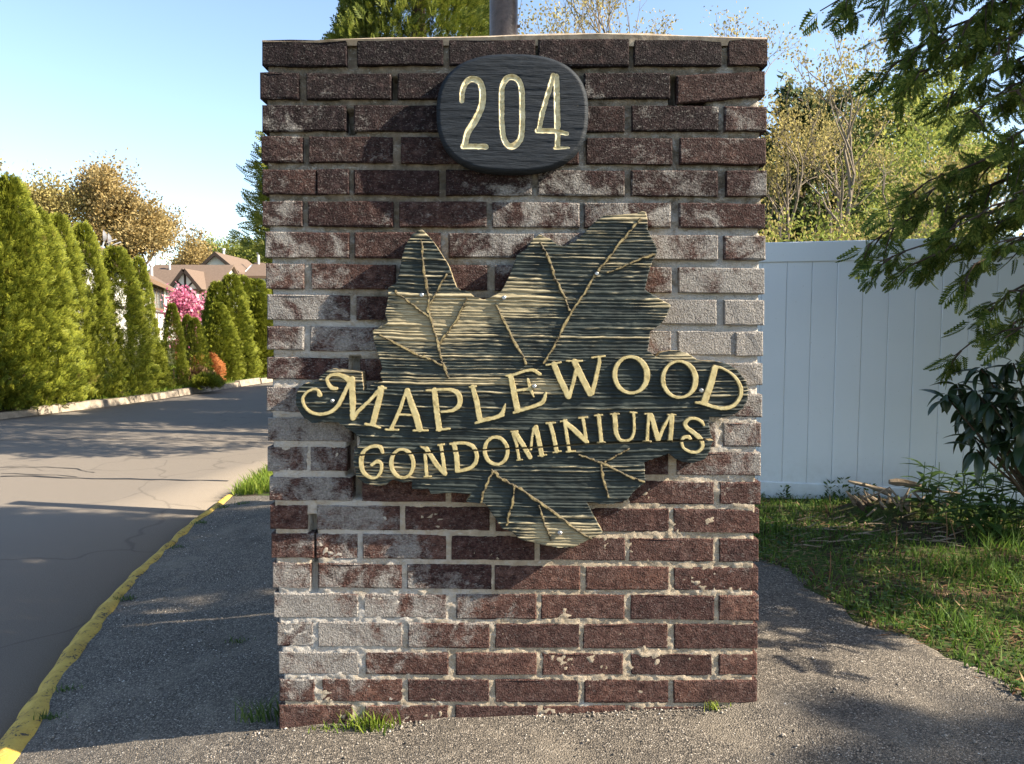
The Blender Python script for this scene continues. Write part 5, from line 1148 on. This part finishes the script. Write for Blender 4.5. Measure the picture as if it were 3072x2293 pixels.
# ------------------------------------------------------------------ lawn, weeds and litter
def blades(P, H, W, lean, rng):
    n = len(P); a = rng.uniform(0, 2*np.pi, n); S_ = np.stack([np.cos(a), np.sin(a), np.zeros(n)], -1); b = rng.uniform(0, 2*np.pi, n)
    Ld = np.stack([np.cos(b), np.sin(b), np.zeros(n)], -1)*(lean*rng.uniform(0.2, 1.3, n)*H)[:, None]
    H3 = np.stack([np.zeros(n), np.zeros(n), H], -1); W = W[:, None]
    V = np.stack([P-S_*W, P+S_*W, P+S_*W*.8+H3*.55+Ld*.35, P-S_*W*.8+H3*.55+Ld*.35, P+H3*.95+Ld], 1).reshape(-1, 3)
    i = np.arange(n)[:, None]*5
    return V, i+np.array([[0, 1, 2, 3]]), i+np.array([[3, 2, 4]])
rng = np.random.RandomState(5)
def scatter(n, x0, x1, y0, y1, keep):
    x = rng.uniform(x0, x1, n); y = rng.uniform(y0, y1, n); k = keep(x, y); return x[k], y[k]
def lawn_keep(x, y): return (x > xr(y)+0.04*(fbm(x*7, y*7, 2)-.5)) & (y < fence_y(x)+0.12) & (rng.uniform(size=len(x)) < np.clip(1.7*fbm(x*2.6, y*2.6, 14)-0.30, 0.05, 1)*np.clip(1.15-1.1*np.exp(-((x-2.2)/.6)**2-((y-2.15)/.35)**2), .1, 1))
x, y = scatter(70000, 0.9, 4.2, -1.2, 3.1, lawn_keep); z = land(x, y)+0.025*(fbm(x*3, y*3, 3)-0.5)
H = rng.uniform(.018, .06, len(x))*(1+0.9*(vnoise(x*4, y*4, 7) > .72)); V, q, t = blades(np.stack([x, y, z], -1), H, rng.uniform(.0016, .0038, len(x)), .75, rng)
tag(link('lawn_grass', np_mesh('lawn_grass', V, q, t, M['grass'])), 'thin shaded lawn grass before the white fence', 'grass', kind='stuff')
x, y = scatter(15000, 0.9, 4.0, -0.6, 3.0, lambda x, y: lawn_keep(x, y) & (fbm(x*1.7, y*1.7, 44) > .46)); z = land(x, y)+rng.uniform(.008, .04, len(x))
V, q = cards(np.stack([x, y, z], -1), np.stack([rng.normal(size=len(x)), rng.normal(size=len(x)), rng.uniform(-.1, .4, len(x))], -1), rng.uniform(.014, .034, len(x)), rng.uniform(.006, .012, len(x)), rng, np.tile([[0, 0, 1.0]], (len(x), 1)))
tag(link('clover', np_mesh('clover', V, q, None, M['weed'])), 'low clover and creeping weeds in the lawn', 'weeds', kind='stuff')
x, y = scatter(14000, 1.1, 4.2, -1.2, 3.0, lambda x, y: (x > xr(y)-.02) & (y < fence_y(x)) & ((fbm(x*2.2, y*2.2, 60) > .44) | (np.hypot(x-2.2, (y-2.1)*1.6) < .7))); z = land(x, y)+rng.uniform(.004, .02, len(x))
V, q = cards(np.stack([x, y, z], -1), np.stack([rng.normal(size=len(x)), rng.normal(size=len(x))*.6, rng.normal(scale=.12, size=len(x))], -1), rng.uniform(.02, .09, len(x)), rng.uniform(.0012, .005, len(x)), rng, np.tile([[0, 0, 1.0]], (len(x), 1)))
tag(link('dry_litter', np_mesh('dry_litter', V, q, None, M['straw'])), 'dry needles and dead stalks strewn over the lawn', 'litter', kind='stuff')
x, y = scatter(16000, -2.75, -1.0, 4.15, 7.5, lambda x, y: (x > xk(y)+.0) & (y > 4.25-.25*(x+2.4))); z = land(x, y)
V, q, t = blades(np.stack([x, y, z-.005], -1), rng.uniform(.05, .15, len(x)), rng.uniform(.003, .006, len(x)), .6, rng)
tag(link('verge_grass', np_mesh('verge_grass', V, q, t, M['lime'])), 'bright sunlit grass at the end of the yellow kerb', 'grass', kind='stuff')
x, y = scatter(30000, -11, -5.5, 9.5, 24, lambda x, y: x < xl(y)-.2); z = land(x, y)
V, q, t = blades(np.stack([x, y, z], -1), rng.uniform(.03, .09, len(x)), rng.uniform(.008, .016, len(x)), .6, rng)
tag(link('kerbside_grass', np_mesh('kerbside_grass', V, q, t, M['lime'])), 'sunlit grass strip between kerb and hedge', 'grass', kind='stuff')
# loose grit on the apron
def pebbles(n, x0, x1, y0, y1, keep, smin, smax):
    x, y = scatter(n, x0, x1, y0, y1, keep); n = len(x); z = land(np.clip(x, xk(y)+1e-3, None), y)+.009
    o = np.array([[1, 0, 0], [0, 1, 0], [-1, 0, 0], [0, -1, 0], [0, 0, 1], [0, 0, -1]], float)
    s = rng.uniform(smin, smax, n)**1.0; S_ = np.stack([s*rng.uniform(.7, 1.4, n), s*rng.uniform(.6, 1.1, n), s*rng.uniform(.4, .8, n)], -1); an = rng.uniform(0, 6.28, n)
    L = o[None]*S_[:, None]*rng.uniform(.8, 1.2, (n, 6, 1)); c, s_ = np.cos(an)[:, None], np.sin(an)[:, None]
    V = np.stack([x[:, None]+L[..., 0]*c-L[..., 1]*s_, y[:, None]+L[..., 0]*s_+L[..., 1]*c, z[:, None]+L[..., 2]], -1).reshape(-1, 3)
    Fo = np.array([[0, 1, 4], [1, 2, 4], [2, 3, 4], [3, 0, 4], [1, 0, 5], [2, 1, 5], [3, 2, 5], [0, 3, 5]]); return V, (np.arange(n)[:, None, None]*6+Fo[None]).reshape(-1, 3)
ak = lambda x, y: (x > xk(y)+.1) & (x < xr(y)+.03) & ~((np.abs(x) < .78) & (y > -.005) & (y < .8))
V1, T1 = pebbles(16000, -1.9, 1.9, -1.1, 1.6, ak, .0012, .0036); V2, T2 = pebbles(380, -1.9, 1.8, -1.0, 1.4, ak, .004, .0085); V3, T3 = pebbles(3500, -2.4, -0.8, .2, 4.0, ak, .002, .006)
V4, T4 = pebbles(1700, -.85, .88, -.075, .0, lambda x, y: rng.uniform(size=len(x)) < np.exp(y/.028)*.9, .0015, .0060)
VV, TT, off = [V1, V2, V3, V4], [], 0
for v_, t_ in zip(VV, (T1, T2, T3, T4)): TT.append(t_+off); off += len(v_)
V = np.concatenate(VV); T = np.concatenate(TT)
tag(link('loose_grit', np_mesh('loose_grit', V, None, T, M['pebble'])), 'loose grit and pale stone chips on the apron', 'grit', kind='stuff')
# tufts at the pillar foot and along the painted kerb
def tuft(x, y, n, h, spread, mat, label, seed):
    r_ = np.random.RandomState(seed); z = float(land(np.array(x), np.array(y))); P = np.stack([r_.normal(scale=spread, size=n), r_.normal(scale=spread*.35, size=n), np.zeros(n)], -1)
    V, q, t = blades(P, r_.uniform(.5, 1.1, n)*h, r_.uniform(.0014, .003, n), .7, r_)
    o = link('grass_tuft', np_mesh('grass_tuft', V, q, t, mat)); o.location = (x, y, z+.006); tag(o, label, 'grass tuft'); return o
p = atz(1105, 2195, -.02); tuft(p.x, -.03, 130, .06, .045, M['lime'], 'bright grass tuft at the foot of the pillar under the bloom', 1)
tuft(atz(985, 2210, -.03).x, -.035, 45, .03, .03, M['lime'], 'thin grass sprig beside the bright tuft at the pillar foot', 7)
p = atz(2140, 2120, .03); tuft(p.x, -.02, 30, .035, .02, M['lime'], 'tiny grass sprig at the pillar base away from the driveway', 2)
tuft(-.80, .07, 70, .09, .045, M['weed'], 'dark weed tuft in the shade at the pillar corner', 3)
for i, (sx, sy) in enumerate([(700,1430+80),(640,1515),(575,1560),(505,1635),(340,1785),(165,2060),(110,2140)]):
    p = atz(sx+16, sy, -.19); tuft(p.x+.03, p.y, 40, .035, .03, M['weed'], 'small weed sprouting along the yellow painted kerb', 20+i)['group'] = 'weeds along the painted kerb'
p = atz(715, 1940, -.12); tuft(p.x, p.y, 26, .03, .03, M['weed'], 'weed sprouting from a crack in the shaded apron', 40)

# leafy plants
def leaf_mesh(name, L, W, fold, curve, mat):
    V, Fc = [], []; n = 6
    for i in range(n+1):
        t = i/n; w = W*math.sin(math.pi*min(1, t*.97+.03))**.75; zc = -curve*t*t*L
        V += [(t*L, -w, zc+fold*w), (t*L, 0, zc), (t*L, w, zc+fold*w)]
    for i in range(n):
        for k in range(2): a = i*3+k; Fc.append((a, a+3, a+4, a+1))
    return py_mesh(name, V, Fc, mat, True)
RL = [leaf_mesh('leaf', .125, .020, .35, .35, M['rhodo']), leaf_mesh('leaf', .105, .018, .5, .6, M['rhodo'])]
WL = [leaf_mesh('leaf', .15, .013, .4, .5, M['weed']), leaf_mesh('leaf', .12, .017, .4, .4, M['weed'])]
def add_leaf(me, parent, p, d, roll, s):
    o = bpy.data.objects.new('leaf', me); COL.objects.link(o); o.parent = parent
    d = Vector(d).normalized(); y = Vector((0, 0, 1)).cross(d); y = y.normalized() if y.length > .05 else Vector((0, 1, 0)); z = d.cross(y)
    y, z = y*math.cos(roll)+z*math.sin(roll), z*math.cos(roll)-y*math.sin(roll)
    m = Matrix((d, y, z)).transposed().to_4x4(); m.translation = Vector(p)-Vector(parent.location); o.matrix_basis = m @ Matrix.Scale(s, 4); return o
rr = random.Random(31); RB = Vector((3.0, 1.75, .06))
rhodo = empty('rhododendron', RB, 'rhododendron with drooping dark leathery leaves before the white fence', 'shrub'); sg = []
for (sx, sy, Y, nl) in [(2840,1210,1.55,11),(2870,1180,1.6,8),(2930,1200,1.5,10),(2975,1235,1.45,10),(3030,1200,1.5,10),(3070,1240,1.5,10),(2950,1250,1.65,9),(3000,1310,1.6,9),(3070,1340,1.45,9),(2930,1370,1.6,8),(2900,1250,1.7,9),(2945,1130,1.5,12),(2990,1180,1.6,11),(3040,1110,1.5,11),(3060,1190,1.45,10),(2960,1290,1.6,10),(3020,1260,1.5,11),(2910,1320,1.7,8),(3060,1300,1.45,10),(2985,1350,1.55,9),(3050,1380,1.5,9),(3120,1150,1.5,8),(3140,1260,1.5,8)]:
    c = at(sx, sy-20, Y); mid = RB.lerp(c, .55)+Vector((rr.uniform(-.05, .05), rr.uniform(-.05, .05), .05))
    sg += [(*(RB-RB), *(mid-RB), .010, .007), (*(mid-RB), *(c-RB), .007, .004)]
    for k in range(nl):
        a = 6.283*k/nl+rr.uniform(-.3, .3); d = (math.cos(a), math.sin(a)*.8, rr.uniform(-1.1, -.15) if k % 4 else rr.uniform(.1, .6))
        add_leaf(RL[k % 2], rhodo, c+Vector((math.cos(a)*.008, math.sin(a)*.008, rr.uniform(-.02, .02))), d, rr.uniform(-.5, .5), rr.uniform(.8, 1.25))
link('stem', np_mesh('stem', *tubes_np(sg, 6), None, M['bark'], True), rhodo, False)
def weed_plant(sx, sy, Y, hgt, n, label, seed):
    r2 = random.Random(seed); b = at(sx, sy, Y); z = float(land(np.array(b.x), np.array(b.y))); b = Vector((b.x, Y, z))
    r_ = empty('leafy_weed', b, label, 'weed'); sg = []
    for s_ in range(4):
        tip = Vector((r2.uniform(-.12, .12), r2.uniform(-.05, .05), 1.45*hgt*r2.uniform(.7, 1.05))); sg.append((0, 0, 0, *tip, .0035, .002))
        for k in range(n):
            t = .2+.8*k/n; a = k*2.4+s_; add_leaf(WL[k % 2], r_, b+tip*t, (math.cos(a), math.sin(a), r2.uniform(.1, .8)), r2.uniform(-.3, .3), r2.uniform(.7, 1.2))
    link('stem', np_mesh('stem', *tubes_np(sg, 5), None, M['weed'], True), r_, False)
for i, (sx, sy, Y, h, n, lab) in enumerate([(2765,1480,2.15,.27,7,'tall lance-leaved weed between the stump and the shrub'),(2820,1480,2.1,.24,6,'lance-leaved weed just past the tall one'),(2880,1500,2.0,.26,8,'bushy weed beneath the first drooping leaves'),(2940,1500,1.9,.28,8,'bushy weed at the foot of the leathery-leaved shrub'),(3000,1500,1.85,.30,8,'dense weed under the middle of the leathery-leaved shrub'),(3055,1490,1.8,.32,8,'dense weed by the cedar trunk side of the shrub'),(2860,1530,1.85,.18,6,'short weed in front of the bushy weeds'),(2980,1540,1.75,.2,6,'short weed in front of the dense weeds')]):
    weed_plant(sx, sy, Y, h, n, lab, 50+i)
for i, sx in enumerate((2350, 2490, 2525, 2560, 2610)):
    Y = fence_y(at(sx, 1480, 2.7).x)-.06; b = at(sx, 1490, Y); r2 = np.random.RandomState(80+i); n = 40; t = r2.uniform(0, 1, n); a = r2.uniform(0, 6.28, n)
    z = float(land(np.array(b.x), np.array(Y))); P = np.stack([.015*np.cos(a), .015*np.sin(a), t*(.09+.03*(i % 3))], -1)
    V, q = cards(P, np.stack([np.cos(a), np.sin(a), .6+0*a], -1), r2.uniform(.02, .045, n), r2.uniform(.004, .008, n), r2); o = link('seedling_weed', np_mesh('seedling_weed', V, q, None, M['weed'])); o.location = (b.x, Y, z); tag(o, 'feathery seedling weed at the foot of the white fence', 'weed', 'seedling weeds along the fence foot')
# split stump and broken branches
zs_ = lambda x, y: float(land(np.array(x), np.array(y)))
sp = Vector((at(2690, 1500, 2.35).x, 2.35, 0)); sp.z = zs_(sp.x, sp.y)
stump = empty('tree_stump', sp, 'rotten split stump with splintered grey wood by the fence', 'stump'); rs = random.Random(3)
def splinter(parent, a, b, r0, r1, mat, name='splinter'):
    a, b = Vector(a), Vector(b); m = a.lerp(b, .5)+Vector((rs.uniform(-.01, .01), 0, rs.uniform(-.01, .015)))
    me = MB().tube([a, a.lerp(m, .5), m, b], [r0*.6, r0, r0*.9, r1], 7); o = link(name, py_mesh(name, me.v, me.f, mat), parent, False); return o
V, Fc = [], []; nseg = 20
for j, (rad, zz) in enumerate([(.30, -.03), (.20, .025), (.13, .06), (.09, .085)]):
    for k in range(nseg):
        a = 6.283*k/nseg; r_ = rad*(1+.2*math.sin(3*a+j)+rs.uniform(-.18, .18)); V.append((r_*1.25*math.cos(a), r_*.6*math.sin(a), zz+rs.uniform(-.02, .02)))
for j in range(3):
    for k in range(nseg): Fc.append((j*nseg+k, j*nseg+(k+1) % nseg, (j+1)*nseg+(k+1) % nseg, (j+1)*nseg+k))
V.append((0, 0, .06)); Fc += [(3*nseg+k, 3*nseg+(k+1) % nseg, 4*nseg) for k in range(nseg)]
link('root_mound', py_mesh('root_mound', V, Fc, M['soil']), stump, False)
for k in range(34):
    a = rs.uniform(0, 6.283); r_ = rs.uniform(.03, .2); h_ = rs.uniform(.06, .17); o_ = rs.uniform(.02, .14)
    splinter(stump, (r_*1.2*math.cos(a), r_*.5*math.sin(a), -.01), ((r_+o_)*1.2*math.cos(a)+rs.uniform(-.06, .06), (r_+o_)*.5*math.sin(a), h_), rs.uniform(.008, .02), .004, M['deadwood'] if k % 3 else M['bark'])
def spx(x, y, Y=2.1): return at(x, y+4, Y+.2)-sp
splinter(stump, spx(2545, 1440), spx(2670, 1475),   .012, .024, M['deadwood']); splinter(stump, spx(2668, 1442, 2.05), spx(2765, 1458, 2.05), .024, .022, M['deadwood'])
for (a, b, r_) in [((2590,1490),(2670,1458),.006),((2650,1465),(2690,1512),.008),((2670,1460),(2700,1515),.006),((2735,1468),(2770,1505),.009),((2740,1470),(2880,1478),.010),((2690,1520),(2720,1480),.006),((2630,1520),(2600,1545),.007),((2640,1500),(2660,1520),.008)]:
    splinter(stump, spx(*a, 2.0), spx(*b, 1.95), r_, r_*.6, M['deadwood'])
for i in range(46):
    x = sp.x+rs.uniform(-.85, .5); y = 2.0+rs.uniform(-.4, .3); a = rs.uniform(-.5, .5); L = rs.uniform(.06, .22); z = zs_(x, y)+.014
    o = link('fallen_stick', py_mesh('fallen_stick', *(lambda m: (m.v, m.f))(MB().tube([(-L/2, 0, 0), (-L*.1, rs.uniform(-.01, .01), .008), (L/2, 0, rs.uniform(0, .03))], [.003, .004, .002], 6)), M['deadwood'])); o.location = (x, y, z); o.rotation_euler.z = a
    tag(o, 'thin dead stick lying in the bare patch before the stump', 'stick', 'sticks lying before the stump')
for i, (a, b) in enumerate([((2485,1757),(2492,1655)),((2685,1655),(2690,1585)),((2840,1640),(2838,1535)),((2870,1640),(2850,1560)),((3055,1600),(3068,1560))]):
    p = atz(a[0], a[1], .06); t = at(b[0], b[1], p.y); m = MB().tube([(0, 0, 0), tuple((t-p)*.5+Vector((.004, 0, 0))), tuple(t-p)], [.0028, .0025, .002], 6)
    o = link('dry_stalk', py_mesh('dry_stalk', m.v, m.f, M['straw'])); o.location = p; tag(o, 'upright dry stalk poking out of the lawn', 'stalk', 'dry stalks in the lawn')
